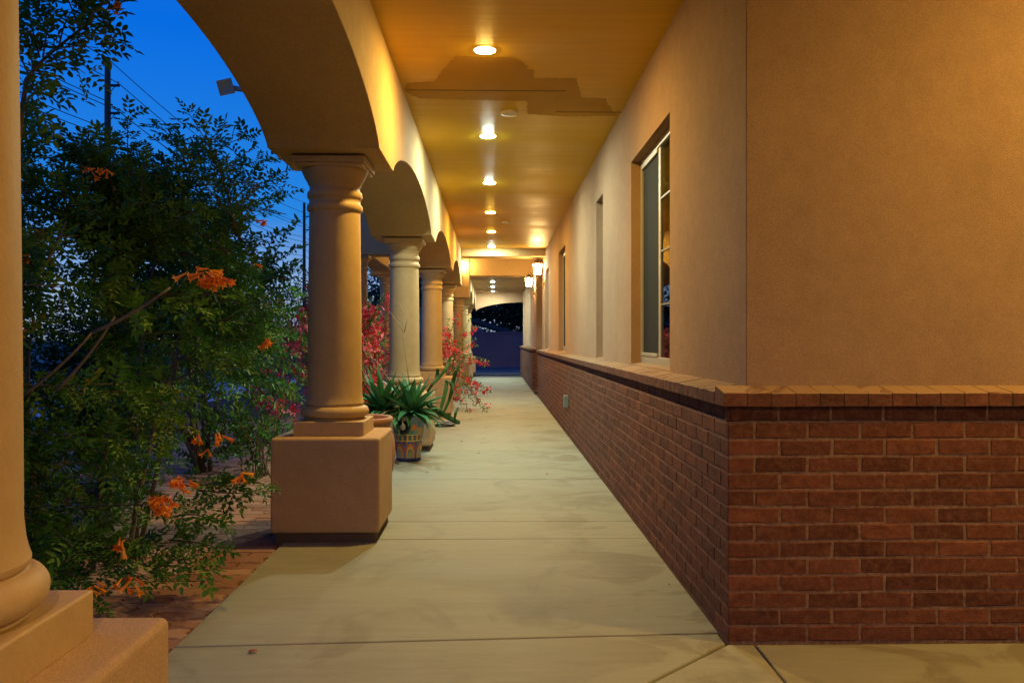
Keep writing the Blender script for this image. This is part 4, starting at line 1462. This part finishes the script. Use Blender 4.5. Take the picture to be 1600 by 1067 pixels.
fallen(748, 708, M['dead_leaf'], 0.014, 'curled dry leaf on the middle of the walk past the slab joint', 'fallen_leaf')
fallen(1047, 916, M['dead_leaf'], 0.006, 'tiny dry leaf beside the brick wall base', 'fallen_leaf')
fallen(668, 738, M['petal'], 0.014, 'pale red petal near the shadow of the painted pot')
fallen(735, 655, M['petal'], 0.02, 'red petal at the foot of the low bougainvillea spray')

# ------------------------------------------------------------------ utility poles and wires
def pole(x, y, h, label):
    t_ = thing('utility_pole', label, 'utility pole', (x, y, 0), 'utility poles along the road')
    m = MB(); m.tube([(0, 0, -0.3), (0, 0, h * 0.5), (0, 0, h)], [0.19, 0.16, 0.13], 12); m.build('post', M['pole'], t_)
    for z in (h - 1.3, h - 2.6, h - 4.0):
        m = MB(); m.box((0, -0.06, z - 0.06), (0.55, 0.06, z + 0.04)); m.tube([(0.05, 0, z - 0.4), (0.35, 0, z - 0.06)], 0.02, 5); arm = m.build('crossarm', M['pole'], t_)
        m = MB(); m.lathe([(0.03, 0), (0.06, 0.03), (0.03, 0.06), (0.06, 0.09), (0.02, 0.16)], 0.5, 0, z + 0.04, 10); m.build('insulator', M['lamp_grey'], arm)
    return t_
pole(-18.15, 40.0, 14.4, 'near dark wooden utility pole with short side arms above the bush')
pole(-18.4, 82.0, 14.4, 'distant thin utility pole seen against the edge of the large column')
def wire(z1, x1, label, z0=None):
    m = MB()
    pts = []
    for (ya, yb) in ((-4, 40), (40, 82), (82, 124)):
        for k in range(14):
            u_ = k / 14
            y_ = ya + (yb - ya) * u_
            pts.append((x1, y_, z1 - 0.9 * 4 * u_ * (1 - u_)))
    m.tube(pts, 0.02, 5)
    tag(m.build('power_line', M['wire']), label, 'power line', 'wires on the utility poles')
for z_, x_, lb in ((14.35, -18.15, 'topmost thin wire running from the pole top'), (13.2, -17.65, 'wire on the upper side arm of the pole'), (12.4, -18.3, 'wire on the pole just below the upper arm'), (11.9, -17.65, 'wire on the second side arm of the pole'),
                   (11.1, -18.3, 'wire halfway between the second and third arms'), (10.5, -17.65, 'wire on the third side arm, near the leaves'), (9.9, -18.3, 'lower wire crossing behind the bush top'), (9.3, -18.3, 'lowest wire on the utility pole')):
    wire(z_, x_, lb)

# ------------------------------------------------------------------ beyond the walk
m = MB(); m.box((-14, 38.2, -0.1), (16, 38.4, 1.46)); m.box((-14, 38.16, 1.46), (16, 38.44, 1.54))
for k in range(5): m.box((-14, 38.19, 0.25 + 0.25 * k), (16, 38.2, 0.262 + 0.25 * k))
tag(m.build('block_wall', M['blockwall']), 'long low dark block wall across the road at the end of the walk', 'wall')
nh = thing('neighbour_house', 'dark low house with sloping roof behind the block wall', 'house', (-5.2, 46, 0))
m = MB()
m.box((-4.5, 0, -0.1), (4.6, 7, 1.75)); 
m.add([(-4.5, 0, 1.75), (4.6, 0, 1.75), (4.6, 7, 1.75), (-4.5, 7, 1.75), (0.0, 0, 3.4), (0.0, 7, 3.4)], [(0, 1, 4), (3, 5, 2)])
m.build('wall', M['neighbour'], nh)
m = MB()
for s_ in (-1, 1):
    m.add([(0, -0.5, 3.62), (s_ * 6.9, -0.5, 1.45), (s_ * 6.9, 7.5, 1.45), (0, 7.5, 3.62), (0, -0.5, 3.40), (s_ * 6.9, -0.5, 1.2), (s_ * 6.9, 7.5, 1.2), (0, 7.5, 3.40)],
          [(0, 1, 2, 3), (7, 6, 5, 4), (0, 4, 5, 1), (3, 2, 6, 7), (1, 5, 6, 2)])
m.build('roof', M['shingle'], nh)

def tree(label, x, y, h, r, n, leaf=0.22):
    t_ = thing('tree', label, 'tree', (x, y, 0), 'dark trees beyond the house')
    S = MB()
    S.tube([(0, 0, -0.2), (0.05, 0, h * 0.3), (-0.05, 0.1, h * 0.55)], [0.16, 0.12, 0.08], 8)
    L = Leaves()
    for k in range(26):
        q = rv(); q /= np.linalg.norm(q); q *= rng.random() ** 0.4
        c_ = np.array((0, 0, h * 0.60)) + q * np.array((r, r, h * 0.40))
        S.tube(bez(np.array((0, 0, h * rng.uniform(0.25, 0.5))), c_ * 0.5 + np.array((0, 0, h * 0.3)), c_, 6), np.linspace(0.05, 0.012, 6), 5)
        for _ in range(n // 26):
            p = c_ + rv(r * 0.2) + np.array((x, y, 0))
            L.one(p, rv(), rv(), leaf * rng.uniform(0.6, 1.3), leaf * 0.5, rng.random())
    S.build('trunk', M['twig'], t_)
    L.build('crown', M['far_leaf'], t_)
tree('tall dark tree behind the neighbour roof, centre of the open end', 0.5, 52, 5.6, 3.6, 8000, 0.3)
tree('dark tree left of the open end behind the neighbour house', -4.5, 56, 6.5, 3.6, 8000, 0.3)
tree('dark tree at the right of the open end', 4.4, 53, 5.4, 2.8, 6000, 0.3)
tree('dark round tree behind the carriage porch columns', -6.2, 36, 4.2, 1.6, 2200, 0.18)
tree('dark far tree behind the trumpet bush', -14.5, 34, 3.6, 2.4, 2200)
tree('dark far tree behind the green shrub', -10.5, 33, 3.8, 2.2, 2200)
